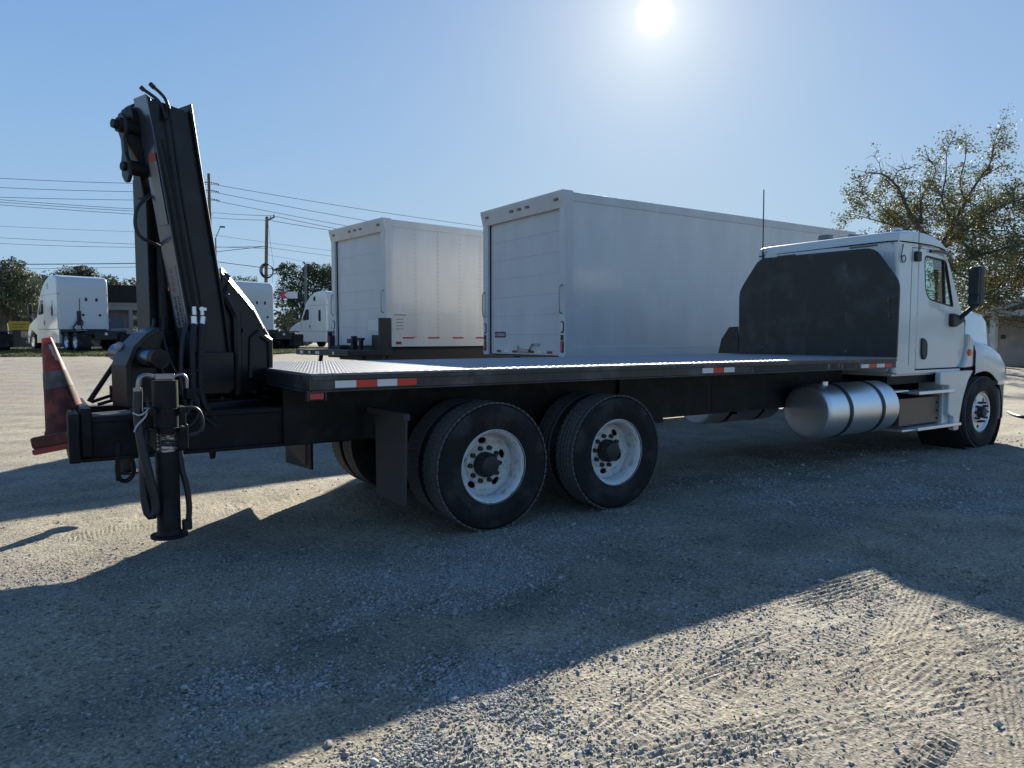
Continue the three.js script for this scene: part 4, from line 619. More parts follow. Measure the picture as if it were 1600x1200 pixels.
// ------------------------------------------------------------------ sleeper tractors in a row across the yard
function makeTractor() {
  const t = thing('sleeper_tractor', 'x', 'semi tractor', [0, 0, 0], 0, 'white sleeper tractors parked in a row');
  const white = P({ color: lin(.55, .58, .57), roughness: .35, clearcoat: 1, clearcoatRoughness: .08 });
  const prof = round([[.95, 1.12], [.95, 3.5], [1.05, 3.86], [1.5, 3.96], [2.4, 3.93], [3.1, 3.72], [3.75, 3.25], [4.0, 2.9], [4.55, 2.0], [4.62, 1.9], [4.62, 1.12]], [.05, .2, .2, .3, .3, .4, .3, .1, .05, .05, .05], 5);
  mesh('cab', [extZ(prof, -1.2, 1.2, .13), box(.98, 2.9, 2.98, 3.0, -1.205, 1.205)], white, t);
  mesh('hood', [extZ(round([[4.55, 1.15], [4.55, 1.93], [5.4, 1.72], [6.2, 1.45], [6.45, 1.1], [6.45, .75], [6.15, .75], [6.0, 1.05], [5.5, 1.22], [5.0, 1.05], [4.9, .8], [4.55, .8]], [.02, .1, .2, .25, .2, .05, .05, .15, .2, .15, .03, .03]), -1.16, 1.16, .12)], white, t);
  mesh('side_skirt', [extZ(round([[1.05, .42], [1.05, 1.14], [4.7, 1.14], [4.75, .42]], .03), 1.02, 1.17, .02), extZ(round([[1.05, .42], [1.05, 1.14], [4.7, 1.14], [4.75, .42]], .03), -1.17, -1.02, .02)], white, t);
  mesh('roof_seam', [box(.955, 3.6, 2.955, 2.975, -1.203, 1.203)], M.greyPlastic, t);
  for (const s of [1, -1]) {
    const Z = (a, b) => s > 0 ? [1.2 - a, 1.2 + b] : [-1.2 - b, -1.2 + a];
    mesh('side_window', [extZ(round([[3.35, 1.98], [3.35, 2.72], [3.75, 2.72], [4.22, 2.08], [4.1, 1.92]], .08), ...Z(.005, .006))], M.glassDark, t);
    mesh('sleeper_window', [extZ(round([[1.75, 1.85], [2.05, 1.85], [2.05, 2.65], [1.75, 2.65]], .08), ...Z(.005, .006))], M.glassDark, t);
    mesh('roof_window', [extZ(round([[2.45, 3.62], [2.75, 3.52], [2.62, 3.2], [2.4, 3.35]], .1), ...Z(.004, .006))], M.glassDark, t);
    mesh('door_handle', [box(3.2, 3.28, 1.4, 1.62, ...Z(0, .02))], M.plastic, t);
    mesh('door_seam', [box(3.1, 3.112, 1.15, 2.9, ...Z(0, .003)), box(4.4, 4.41, 1.15, 1.9, ...Z(0, .003))], M.greyPlastic, t);
    const m = mesh('mirror', [box(4.45, 4.6, 2.0, 2.55, s * 1.5 - .1, s * 1.5 + .1, .04), bar([4.4, 2.0, s * 1.15], [4.5, 2.1, s * 1.45], .04)], M.plastic, t);
    mesh('hood_mirror', [bar([5.6, 1.6, s * 1.0], [5.55, 1.95, s * 1.2], .02), box(5.5, 5.62, 1.9, 2.12, s * 1.22 - .1, s * 1.22 + .1, .03)], M.plastic, t);
    mesh('tail_lamp', [cyl('x', .06, .06, -2.02, -1.98, .82, s * .32, 14)], M.redLens, t);
    for (const x of [0, 1.3 - 2.6, 5.5]) {
      const front = x > 4, w = mesh('wheel', [lathe([[.3, .14], [.28, .1], [.26, front ? .09 : .0], [.1, front ? .11 : 0], [.1, .1], [0, .11]], 'z', 28)], M.alumRim, t); w.position.set(x, .5, s * 1.03); if (s < 0) w.rotation.y = Math.PI;
      mesh('tyre', [lathe([[.29, front ? -.15 : -.45], [.47, front ? -.15 : -.45], [.5, -.12], [.5, .1], [.48, .14], [.4, .16], [.29, .14]], 'z', 32)], M.rubber, w);
    }
    mesh('mud_flap', [box(-1.98, -1.96, .25, .9, s * .95 - .3, s * .95 + .3)], M.rubber, t);
    mesh('chrome_strip', [box(-1.9, -1.0, 1.07, 1.09, s * 1.0 - .02, s * 1.0 + .2)], M.steel, t);
  }
  mesh('windshield', [extZ([[4.02, 2.88], [4.06, 2.86], [4.58, 2.0], [4.54, 1.99]], -1.05, 1.05)], M.glassDark, t);
  mesh('chassis', [box(-2, 5.8, .7, .98, .35, .46), box(-2, 5.8, .7, .98, -.46, -.35), box(-2.03, -1.95, .62, 1.0, -.5, .5), box(-1.7, .6, 1.02, 1.06, -1.15, -.75, .02), box(-1.7, .6, 1.02, 1.06, .75, 1.15, .02), box(.95, 1.05, .9, 1.14, -1.1, 1.1)], M.chassis, t);
  mesh('fifth_wheel', [cyl('y', .5, .5, 1.05, 1.15, -.6, 0, 24)], M.chassis, t);
  mesh('number_plate_lamp', [cyl('x', .07, .07, -2.05, -2.02, .9, 0, 14)], M.clearLens, t);
  mesh('bumper', [box(6.3, 6.6, .35, .75, -1.15, 1.15, .08), bar([6.62, .5, -1.2], [6.62, .5, 1.2], .05), bar([6.4, .95, -1.25], [6.62, .9, -1.2], .03)], M.steel, t);
  each('rear_vent', [box(.935, .955, 2.62, 2.8, .05, .17, .01), box(.935, .955, 2.62, 2.8, .55, .67, .01)], M.plastic, t);
  mesh('air_coupling', [cyl('x', .07, .07, .93, .955, 1.9, .75, 16), cyl('x', .07, .07, .93, .955, 1.9, -.05, 16), box(.9, .955, 1.35, 2.1, -.35, -.15, .02), tube([[.92, 1.8, -.25], [.8, 1.5, -.4], [.75, 1.2, -.6], [.6, 1.1, -.5]], .04, 20, 6), tube([[.92, 1.7, -.2], [.85, 1.5, -.1], [.8, 1.25, -.2], [.5, 1.1, -.2]], .03, 20, 6), bar([.92, 2.05, -.22], [.93, 2.75, -.2], .015)], M.hose, t);
  return t;
}
const tractor0 = makeTractor(); let nTr = 0;
function placeTractor(px, D, yaw, y, label) {
  const c = nTr++ ? tractor0.clone() : tractor0; if (c !== tractor0) { c.name = numbered('sleeper_tractor'); scene.add(c); }
  const h = V(Math.sin(yaw * D2R), 0, -Math.cos(yaw * D2R)), p = at(px, 527, D).addScaledVector(h, -.95); c.position.set(p.x, y ?? rise(p.x, p.z), p.z);
  c.rotation.set(0, Math.PI / 2 - yaw * D2R, 0); c.userData = { ...tractor0.userData, label }; return c;
}
placeTractor(133, 37.5, -15, null, 'whole white sleeper tractor parked on the grass, behind and right of the traffic cone');
placeTractor(-50, 36.5, -15, null, 'tractor at the left edge of which only the dark rear frame shows');
placeTractor(303, 42, -15, null, 'white tractor whose hood and mirror peek out left of the black crane');
placeTractor(400, 41, -15, null, 'white sleeper tractor seen from behind, just right of the crane');
placeTractor(535, 50, -12, null, 'white sleeper tractor beside the left box truck, its side and nose in view');

// ------------------------------------------------------------------ buildings
{ // long shop with a brown mansard roof
  const p = at(150, 527, 62), y = rise(p.x, p.z), b = thing('shop_building', 'low shop with brown mansard roof and beige front behind the left tractor', 'building', [p.x, y, p.z], -4 * D2R);
  const wall = S({ color: lin(.36, .30, .25), map: tPlaster, roughness: .9 }), beam = S({ color: lin(.42, .37, .32), map: tPlaster, roughness: .85 }), glass = M.glassDark;
  const wins = [[-11, 2.2], [-8, 2.2], [-4.2, 2.4], [-1.2, 2.0], [1.2, 1.9], [4.2, 2.6], [7.8, 2.6], [11, 2.4]];
  mesh('wall', [extZ([[-14, 0], [14, 0], [14, 3.5], [-14, 3.5]], -9, -.3, 0), extZ([[-14, 0], [14, 0], [14, 3.5], [-14, 3.5]], -.3, 0, 0, wins.map(([x, w]) => [[x - w / 2, .7], [x + w / 2, .7], [x + w / 2, 2.7], [x - w / 2, 2.7]]))], wall, b);
  mesh('fascia', [box(-14.4, 14.4, 3.1, 3.55, .002, .9), box(-14.45, 14.45, 3.55, 3.75, -9.3, 1.0)], beam, b);
  mesh('roof', [extX([[1.1, 3.75], [.35, 5.3], [-8.6, 5.3], [-9.4, 3.75]], -14.6, 14.6)], S({ color: lin(.085, .06, .05), map: tBark, roughness: .95 }), b);
  for (const x of [-13.8, -9.5, -6, -2.7, 0, 2.7, 6, 9.4, 13.8]) mesh('column', [box(x - .16, x + .16, 0, 3.1, .55, .85, .02)], beam, b);
  wins.forEach(([x, w], i) => { const f = mesh('window', [extZ([[x - w / 2 - .08, .62], [x + w / 2 + .08, .62], [x + w / 2 + .08, 2.78], [x - w / 2 - .08, 2.78]], -.06, .05, 0, [[[x - w / 2, .7], [x + w / 2, .7], [x + w / 2, 2.7], [x - w / 2, 2.7]]])], beam, b); mesh('pane', [box(x - w / 2, x + w / 2, .7, 2.7, -.12, -.1)], i === 4 ? S({ color: lin(.03, .07, .18), roughness: .3 }) : glass, f); });
  mesh('window_sign', [box(.75, 1.15, 2.15, 2.35, .0, .03)], S({ color: lin(.05, .4, .3), roughness: .5 }), b);
}
{ // dark open shed with a yellow board
  const p = at(15, 527, 56), y = rise(p.x, p.z), b = thing('open_shed', 'dark open shed with a yellow sign board at the far left', 'shed', [p.x, y, p.z], -12 * D2R);
  const dk = S({ color: lin(.06, .058, .055), roughness: .9 }), tr = S({ color: lin(.2, .19, .18), roughness: .8 });
  mesh('wall', [box(-5, 5, 0, 3.2, -6, -5.8), box(-5, -4.8, 0, 3.2, -5.8, 0), box(4.8, 5, 0, 3.2, -5.8, 0)], dk, b);
  mesh('roof', [extX([[.5, 3.2], [.5, 3.35], [-3, 4.6], [-6.5, 3.35], [-6.5, 3.2]], -5.5, 5.5)], dk, b);
  each('gable_slat', [0, 1, 2, 3].map((k) => box(2.2, 5.2, 3.6 + k * .3, 3.72 + k * .3, -.2, .0)), tr, b);
  for (const x of [-4.9, -1.6, 1.7, 4.9]) mesh('post', [box(x - .08, x + .08, 0, 3.2, .2, .36)], tr, b);
  mesh('sign_board', [box(.0, 1.5, 1.3, 2.0, .38, .42)], S({ color: lin(.62, .36, .03), roughness: .6 }), b);
  mesh('sign_print', [box(.3, 1.2, 1.72, 1.78, .421, .424), box(.3, 1.05, 1.5, 1.56, .421, .424)], S({ color: lin(.25, .12, .02), roughness: .6 }), b);
}
{ // small house with a gabled porch at the right
  const p = at(1726, 527, 31), y = .2, b = thing('porch_house', 'small beige house with white gabled porch behind the cab at the right', 'house', [p.x, y, p.z], -Math.atan2(p.x - CAM.x, -(p.z - CAM.z)) + .06);
  const white = S({ color: lin(.66, .66, .64), map: tPlaster, roughness: .7 }), wall = S({ color: lin(.44, .39, .34), map: tPlaster, roughness: .9 }), roof = S({ color: lin(.2, .19, .18), map: tBark, roughness: .95 });
  const w = 4.1, ev = 2.55, rd = 4.25;
  mesh('wall', [extZ([[-w, 0], [w, 0], [w, ev + .05], [0, rd - .1], [-w, ev + .05]], -7, -1.9)], wall, b);
  mesh('gable', [extZ([[-w + .3, ev + .12], [w - .3, ev + .12], [0, rd - .15]], -.15, -.05)], wall, b);
  mesh('roof', [extZ([[-w - .65, ev - .22], [0, rd], [w + .65, ev - .22], [w + .65, ev - .1], [0, rd + .14], [-w - .65, ev - .1]], -7.3, .25)], roof, b);
  mesh('fascia', [extZ([[-w - .67, ev - .34], [0, rd - .13], [w + .67, ev - .34], [w + .67, ev - .08], [0, rd + .15], [-w - .67, ev - .08]], .252, .31)], white, b);
  mesh('porch_beam', [box(-w - .05, w + .05, ev - .2, ev + .1, -.1, .08, .01)], white, b);
  for (const x of [-w + .05, -1.4, 1.4, w - .05]) mesh('porch_post', [box(x - .12, x + .12, 0, ev - .2, -.1, .1, .01)], white, b);
  mesh('corner_trim', [box(-w - .03, -w + .2, 0, ev, -1.93, -1.86)], white, b);
  mesh('door', [box(-1.6, -.7, .05, 2.1, -1.9, -1.85)], white, b); mesh('window', [box(.8, 2.2, .9, 2.0, -1.9, -1.86, .01)], M.glassDark, b);
  mesh('wall_lamp', [box(-w + .32, -w + .5, 1.3, 1.5, -1.9, -1.76, .02)], M.plastic, b);
  mesh('porch_floor', [box(-w - .1, w + .1, -.4, -.002, -1.9, .3), box(-w - .1, w + .1, -.4, -.18, .3, .7)], S({ color: lin(.16, .15, .14), map: tPlaster, roughness: .95 }), b);
}

// ------------------------------------------------------------------ poles, wires, signs
function pole(label, px, top, D, r, lean, kind) {
  const a = at(px, 527, D), g = rise(a.x, a.z), t = at(px, top, D), o = thing('utility_pole', label, 'utility pole', [a.x, g, a.z]);
  mesh('pole', [new THREE.CylinderGeometry(r * .8, r, t.y - g, 12).translate(0, (t.y - g) / 2, 0)], S({ color: lin(.62, .6, .57), map: tBark, roughness: .95 }), o);
  o.rotation.z = lean; return { o, h: t.y - g, g };
}
const wireMat = S({ color: lin(.02, .02, .022), roughness: .6 });
{
  const a = pole('tall grey utility pole with three insulators, right behind the crane boom', 333, 275, 70, .17, 0);
  for (const y of [288, 300, 313]) { const q = at(333, y, 70); mesh('insulator', [-1, 1].flatMap((s) => [.25, .45, .65, .85].map((k) => new THREE.SphereGeometry(.07, 8, 6).translate(s * k, q.y - a.g - .12 * k, .1 * s)).concat([bar([0, q.y - a.g, 0], [s * .9, q.y - a.g - .11, .1 * s], .03, 6)])), M.plastic, a.o); }
  const b = pole('shorter leaning utility pole with a coil of cable, between crane and box truck', 414, 340, 55, .15, -.035);
  mesh('bracket', [bar([0, b.h - .3, 0], [.55, b.h + .05, .1], .06, 8), cyl('y', .06, .06, b.h, b.h + .2, .5, .1, 8), cyl('y', .05, .05, b.h - .15, b.h + .05, .25, .05, 8)], M.greyPlastic, b.o);
  const q = at(414, 424, 55); mesh('cable_coil', [0, 1, 2].map((k) => new THREE.TorusGeometry((.55 - .04 * k), .042, 6, 36).rotateX(.05 * k).rotateY(.3).translate(-.05 + .05 * k, q.y - b.g, .25)), wireMat, b.o);
  mesh('stay_bracket', [bar([-.1, q.y - b.g - .4, .2], [.75, q.y - b.g - .1, .25], .03, 6)], wireMat, b.o);
  mesh('hanging_cable', [tube([[.1, b.h - .6, .1], [.28, b.h - 2.2, .15], [.5, b.h - 3.5, .1], [.42, b.h - 5, .15]], .012, 20, 5)], wireMat, b.o);
  const s = at(337, 375, 66), lp = thing('street_lamp', 'small street lamp on a thin arm just right of the crane boom', 'street lamp', [s.x, rise(s.x, s.z), s.z]), top = at(345, 354, 66).y - lp.position.y, ly = at(337, 372, 66).y - lp.position.y;
  mesh('lamp_post', [cyl('y', .09, .06, 0, ly, 0, 0, 10), bar([0, ly, 0], [.42, top - .05, 0], .035, 8)], M.greyPlastic, lp); mesh('lamp_head', [box(.38, .85, top - .06, top + .08, -.12, .12, .05)], M.greyPlastic, lp);
  const sg = at(452, 461, 61), sn = thing('road_sign', 'red and white arrow shaped sign board on a pole, among the trees', 'sign', [sg.x, rise(sg.x, sg.z), sg.z], -.3), sy = sg.y - sn.position.y;
  mesh('pole', [cyl('y', .12, .1, 0, sy + 2.6, 1.35, -.15, 10)], M.greyPlastic, sn); mesh('red_part', [extZ([[-.68, sy - .3], [-.68, sy + .28], [.05, sy + .28], [.05, sy - .3]], -.04, .02)], S({ color: lin(.5, .05, .07), roughness: .5 }), sn); mesh('sign_panel', [extZ([[-.42, sy], [-.08, sy + .29], [.68, sy + .29], [.68, sy - .29], [-.08, sy - .29]], -.02, .05)], S({ color: lin(.62, .62, .64), roughness: .5 }), sn);
}
const wires = [ // [x0, y0, x1, y1, depth left, depth right, sag in pixels, thickness]
  [-60, 275, 333, 288, 66, 70, 3, .02, 'topmost wire left of the crane'], [-60, 290, 333, 300, 66, 70, 3, .02, 'second wire from the top left of the crane'], [-60, 306, 333, 313, 66, 70, 2, .02, 'third wire from the top left of the crane'],
  [-60, 307, 333, 333, 66, 70, 2, .02, 'upper of three close wires sloping down to the pole left of the crane'], [-60, 311, 333, 336, 66, 70, 2, .02, 'middle of three close wires sloping down to the pole left of the crane'], [-60, 315, 333, 341, 66, 70, 2, .02, 'lowest of three close wires sloping down to the pole left of the crane'],
  [-60, 350, 333, 365, 66, 70, 2, .012, 'thin lone wire midway up the sky left of the crane'], [-60, 368, 414, 388, 66, 55, 2, .014, 'wire crossing another low over the left tractor, sloping down right'], [-60, 377, 414, 385, 66, 55, 5, .014, 'wire crossing another low over the left tractor, rising right'], [-60, 413, 300, 410, 58, 58, 1, .03, 'thick low wire across the tree tops behind the left tractor'], [-60, 421, 300, 415, 58, 58, 1, .014, 'faint low wire just under the thick one at the left'],
  [333, 288, 800, 360, 70, 80, 3, .02, 'topmost wire from the tall pole to the right'], [333, 300, 800, 382, 70, 80, 3, .02, 'second wire from the tall pole to the right'], [333, 313, 800, 396, 70, 80, 3, .02, 'third wire from the tall pole to the right'],
  [333, 332, 425, 337, 70, 55, 1, .016, 'upper wire between the two poles'], [333, 340, 425, 344, 70, 55, 1, .016, 'lower wire between the two poles'], [425, 337, 800, 402, 55, 75, 4, .018, 'upper wire from the leaning pole to the right'], [425, 345, 800, 395, 55, 75, 4, .018, 'lower wire from the leaning pole to the right'],
  [333, 394, 414, 385, 60, 55, 0, .02, 'short wire rising to the leaning pole from the crane'], [333, 367, 800, 420, 70, 75, 4, .012, 'faint middle wire passing behind the leaning pole'], [414, 386, 800, 430, 55, 70, 3, .012, 'faint lower wire right of the leaning pole'], [300, 404, 600, 440, 58, 70, 1, .024, 'thick low wire passing behind the cable coil'], [418, 398, 600, 432, 55, 66, 0, .01, 'thin stay wire slanting down right of the leaning pole']];
for (const [x0, y0, x1, y1, d0, d1, sag, r, which] of wires) {
  const a = at(x0, y0, d0), b = at(x1, y1, d1), pts = []; for (let k = 0; k <= 12; k++) { const t = k / 12, q = a.clone().lerp(b, t); q.y -= sag / FPX * (d0 + d1) / 2 * 4 * t * (1 - t); pts.push(q); }
  tag(mesh('power_line', [tube(pts, r * 1.15, 24, 5)], wireMat), which, 'power line', null);
}
{ // road beyond the verge
  const pts = [], w = 7; const g = new THREE.PlaneGeometry(150, w, 60, 3).rotateX(-Math.PI / 2).rotateY(-.2), p = g.attributes.position, c = at(330, 527, 51);
  for (let i = 0; i < p.count; i++) { const x = p.getX(i) + c.x, z = p.getZ(i) + c.z; p.setXYZ(i, x, rise(x, z) + .03, z); }
  g.computeVertexNormals(); const m = mesh('road', g, S({ color: lin(.16, .155, .15), map: tAsphalt, roughness: .9 })); tag(m, null, null, null, 'structure');
}
function car(label, px, D, turn, col) {
  const a = at(px, 527, D), o = thing('parked_car', label, 'car', [a.x, rise(a.x, a.z), a.z], turn, null), paint = P({ color: col, roughness: .4, clearcoat: 1 });
  mesh('body', [extZ(round([[-2.2, .35], [-2.25, .8], [-2.0, .95], [-1.2, 1.0], [1.0, .95], [2.0, .82], [2.2, .6], [2.15, .35]], .12), -.85, .85, .08)], paint, o);
  mesh('cabin', [extZ(round([[-1.7, .95], [-1.2, 1.42], [.3, 1.45], [1.1, .95]], .12), -.72, .72, .06)], paint, o);
  mesh('window', [extZ(round([[-1.45, 1.0], [-1.1, 1.36], [.25, 1.38], [.85, 1.0]], .08), -.73, .73, 0)], M.glassDark, o);
  for (const x of [-1.35, 1.35]) for (const z of [-.78, .78]) mesh('wheel', [cyl('z', .33, .33, z - .1, z + .1, x, .33, 18)], M.rubber, o);
  for (const z of [-.6, .6]) mesh('headlamp', [box(2.12, 2.2, .58, .72, z - .18, z + .18, .03)], M.clearLens, o);
}
car('dark blue car far off right of the rear view tractor', 458, 72, .5, lin(.03, .04, .08)); car('silver car far off behind the box truck tractor nose', 462, 80, 2.2, lin(.5, .52, .55)); car('red car far off under the arrow sign', 449, 84, 1, lin(.35, .06, .06)); car('pale car half hidden between the cab hood and porch house', 1546, 46, .4, lin(.6, .62, .65)); car('dark car parked in front of the brown roofed shop', 196, 57, .2, lin(.03, .03, .035));
{ const t = thing('ground_hose', 'black hose lying on the ground by the front bumper', 'hose'), P0 = [[1578, 612, 15], [1585, 616, 14.6], [1598, 620, 14.2], [1620, 621, 14]].map(([x, y, d]) => { const a = at(x, y, d); a.y = gy(a.x, a.z) + .03; return a; }); mesh('hose', [tube(P0, .03, 24, 8)], M.hose, t); }

// ------------------------------------------------------------------ trees
function leafCloud(list, size, mat) { // list of [x, y, z, tint]: one merged mesh of small pointed leaves
  const n = list.length, pos = new Float32Array(n * 12), nor = new Float32Array(n * 12), col = new Float32Array(n * 12), idx = new Uint32Array(n * 6), a = new THREE.Vector3(), b = new THREE.Vector3(), nn = new THREE.Vector3();
  list.forEach((l, i) => {
    a.set(rr(-1, 1), rr(-.8, .6), rr(-1, 1)).normalize(); nn.set(rr(-1, 1), rr(-.3, 1), rr(-1, 1)).normalize(); b.crossVectors(a, nn).normalize(); nn.crossVectors(b, a);
    const s = size * rr(.65, 1.25), w = s * .33, o = i * 12;
    const q = [[-s * .5, 0], [0, w], [s * .5, 0], [0, -w]];
    q.forEach(([u, v], k) => { for (let c = 0; c < 3; c++) pos[o + k * 3 + c] = l[c] + a.getComponent(c) * u + b.getComponent(c) * v; nor.set([nn.x, nn.y, nn.z], o + k * 3); const t = l[3]; col.set([t * l[4], t, t * l[5]], o + k * 3); });
    idx.set([i * 4, i * 4 + 1, i * 4 + 2, i * 4, i * 4 + 2, i * 4 + 3], i * 6);
  });
  const g = new THREE.BufferGeometry(); g.setAttribute('position', new THREE.BufferAttribute(pos, 3)); g.setAttribute('normal', new THREE.BufferAttribute(nor, 3)); g.setAttribute('color', new THREE.BufferAttribute(col, 3)); g.setIndex(new THREE.BufferAttribute(idx, 1));
  const m = new THREE.Mesh(g, mat); m.castShadow = m.receiveShadow = true; m.name = 'crown'; return m;
}
function taper(pts, r0, r1, n = 14, seg = 7) { // a limb that thins along its length
  const c = new THREE.CatmullRomCurve3(pts), g = new THREE.TubeGeometry(c, n, 1, seg, false), p = g.attributes.position;
  for (let i = 0; i <= n; i++) { const q = c.getPointAt(i / n), r = lerp(r0, r1, i / n); for (let k = 0; k <= seg; k++) { const j = i * (seg + 1) + k; p.setXYZ(j, q.x + (p.getX(j) - q.x) * r, q.y + (p.getY(j) - q.y) * r, q.z + (p.getZ(j) - q.z) * r); } }
  g.computeVertexNormals(); return g;
}
seed = 4242;
{ // the big oak behind the cab: limbs first, twigs from the limbs, leaves along the twigs
  const D = 34, L = (px, py, dd = 0) => at(px, py, D + dd), base = at(1470, 527, D); base.y = rise(base.x, base.z) - .1;
  const t = thing('oak_tree', 'large thin crowned oak with bare upper limbs behind the white cab', 'tree');
  const limbs = [
    [[base, L(1468, 470), L(1462, 400), L(1455, 372)], .34, .28], [[L(1455, 380), L(1425, 340, -.3), L(1404, 295, -.6), L(1395, 284, -.7), L(1378, 272, -.8), L(1355, 270, -1)], .2, .035],
    [[L(1378, 272, -.8), L(1373, 255, -.9), L(1366, 242, -1)], .03, .012], [[L(1395, 284, -.7), L(1403, 268, -.6), L(1425, 262), L(1436, 255)], .05, .012], [[L(1355, 270, -1), L(1345, 282), L(1338, 290)], .02, .008], [[L(1404, 295, -.6), L(1402, 280), L(1400, 270)], .04, .01],
    [[L(1462, 400), L(1490, 350, .5), L(1508, 315, .6), L(1530, 280, .8), L(1548, 255, .8), L(1552, 225, .9), L(1559, 210, 1), L(1563, 198, 1)], .22, .012], [[L(1508, 315, .6), L(1500, 285, .2), L(1508, 250), L(1510, 215)], .08, .012], [[L(1440, 350), L(1440, 310, .6), L(1458, 280, .6), L(1462, 262, .6), L(1450, 248), L(1446, 232)], .09, .012], [[L(1530, 280, .8), L(1560, 262, 1), L(1580, 255)], .05, .012], [[L(1552, 225, .9), L(1575, 222), L(1580, 226)], .025, .008],
    [[L(1470, 392), L(1520, 350, -1), L(1570, 320, -1.6), L(1640, 300, -2)], .13, .03], [[L(1468, 420), L(1530, 400, -1.6), L(1600, 380, -2.4), L(1680, 372, -3)], .11, .03], [[L(1466, 400), L(1500, 430, 1), L(1550, 440, 2), L(1610, 430, 2.5)], .12, .04], [[L(1455, 385), L(1405, 355, .6), L(1370, 345, 1), L(1345, 338, 1.2), L(1326, 334, 1.2)], .12, .014], [[L(1405, 355, .6), L(1380, 325, .2), L(1355, 305), L(1340, 300)], .05, .012], [[L(1470, 392), L(1540, 330, 1.6), L(1590, 290, 2), L(1640, 270, 2)], .12, .03], [[L(1440, 350), L(1420, 325, 1.2), L(1412, 300, 1.4), L(1420, 285, 1.4)], .07, .012], [[L(1490, 350, .5), L(1472, 310, -.6), L(1478, 275, -.8), L(1480, 235, -.8), L(1490, 215, -.8)], .09, .01]];
  const bark = limbs.map(([p, r0, r1]) => taper(p, r0 * .62, Math.max(.009, r1 * .62))), leaves = [], twigs = [];
  limbs.forEach(([p, r0, r1], li) => {
    if (li === 0) return; const c = new THREE.CatmullRomCurve3(p), len = c.getLength(), bare = li >= 1 && li <= 5, n = Math.floor(len * (bare ? 3.2 : 6));
    for (let k = 0; k < n; k++) {
      const u = rr(.12, 1), q = c.getPointAt(u), tan = c.getTangentAt(u), d = V(rr(-1, 1), rr(-.5, 1), rr(-1, 1)).normalize().addScaledVector(tan, .5).normalize(), up0 = q.y > L(0, 300).y, l = rr(.5, 1.55) * (bare ? .5 : up0 ? .62 : 1), e = q.clone().addScaledVector(d, l), mid = q.clone().lerp(e, .5).add(V(rr(-.1, .1), rr(-.05, .14), rr(-.1, .1)));
      twigs.push(taper([q, mid, e], .016, .005, 4, 4));
      const upper = q.y > L(0, 300).y, dens = bare ? (rnd() < .25 ? .3 : 0) : upper ? .5 : 1.25, nl = Math.floor(l * 76 * dens), tint = rr(.7, 1.25), warm = rr(.9, 1.35);
      for (let m = 0; m < nl; m++) { const s = Math.sqrt(rnd()), b2 = q.clone().lerp(e, .2 + .85 * s), sp = .25 * (.4 + s); leaves.push([b2.x + rr(-sp, sp), b2.y + rr(-sp, sp * .8), b2.z + rr(-sp, sp), tint * rr(.8, 1.2), warm, rr(.6, 1)]); }
    }
  });
  // fuller foliage low and to the right
  for (let k = 0; k < 760; k++) {
    const px = 1325 + 400 * Math.pow(rnd(), .6), lo = 505 - 20 * rnd(), hi = px > 1580 ? 300 : px < 1360 ? 350 : px < 1420 ? 330 : px < 1490 ? 325 : 318, py = lerp(hi, lo, Math.pow(rnd(), .85)), q = L(px, py, rr(-2.2, 2.4)), R = rr(.28, .62), tint = rr(.6, 1.2), warm = rr(.95, 1.4);
    if (py > 470 && px < 1440) continue; const dir = V(rr(-1, 1), rr(-.2, .6), rr(-1, 1)).normalize(); twigs.push(taper([q.clone().addScaledVector(dir, -R), q, q.clone().addScaledVector(dir, R)], .02, .006, 4, 4));
    const nl = Math.floor(R * R * 270 * (px > 1480 ? 1.5 : 1)); for (let m = 0; m < nl; m++) { const v = V(rr(-1, 1), rr(-1, 1), rr(-1, 1)); if (v.lengthSq() > 1) continue; leaves.push([q.x + v.x * R * 1.3, q.y + v.y * R * .75, q.z + v.z * R * 1.3, tint * rr(.8, 1.2), warm, rr(.6, 1)]); }
  }
  mesh('trunk', bark, M.bark, t); tag(mesh('twigs', twigs, M.bark, t), null, null, null, 'stuff');
  t.add(leafCloud(leaves, .118, leafMat(.14, .155, .062, .45))); console.log('oak leaves', leaves.length);
}
function clumpTree(name, label, px, D, top, blobs, size, mat, group) { // blobs: [dx, y, dz, radius, leaves] in metres from the trunk foot
  const a = at(px, 527, D), g = rise(a.x, a.z), t = thing(name, label, 'tree', [a.x, g, a.z], 0, group), leaves = [], wood = [];
  const h = blobs[0][1] * .8; wood.push(taper([V(0, -.1, 0), V(.1, h * .4, .05), V(blobs[0][0] * .3, h * .75, 0)], .28, .18));
  for (const [x, y, z, R, n] of blobs) {
    wood.push(taper([V(.1, h * .5, 0), V(x * .5, lerp(h * .7, y, .5), z * .5), V(x, y, z)], .13, .03, 8, 5));
    const cl = Math.max(6, Math.floor(n / 22)); for (let k = 0; k < cl; k++) { const d = V(rr(-1, 1), rr(-.8, 1), rr(-1, 1)).normalize(), rad = R * Math.pow(rnd(), .4), cx = x + d.x * rad, cy = y + d.y * rad * .8, cz = z + d.z * rad, rc = R * rr(.14, .3), tint = rr(.6, 1.3), warm = rr(.8, 1.25); for (let m = 0; m < 34; m++) { const v = V(rr(-1, 1), rr(-1, 1), rr(-1, 1)); if (v.lengthSq() > 1.1) continue; leaves.push([cx + v.x * rc, cy + v.y * rc * .8, cz + v.z * rc, tint * rr(.8, 1.2), warm, rr(.6, 1)]); } }
  }
  mesh('trunk', wood, M.bark, t); t.add(leafCloud(leaves, size, mat)); return t;
}
const oakLeaf = leafMat(.085, .115, .05, .3), greyLeaf = leafMat(.12, .135, .08, .3), darkLeaf = leafMat(.055, .085, .04, .25);
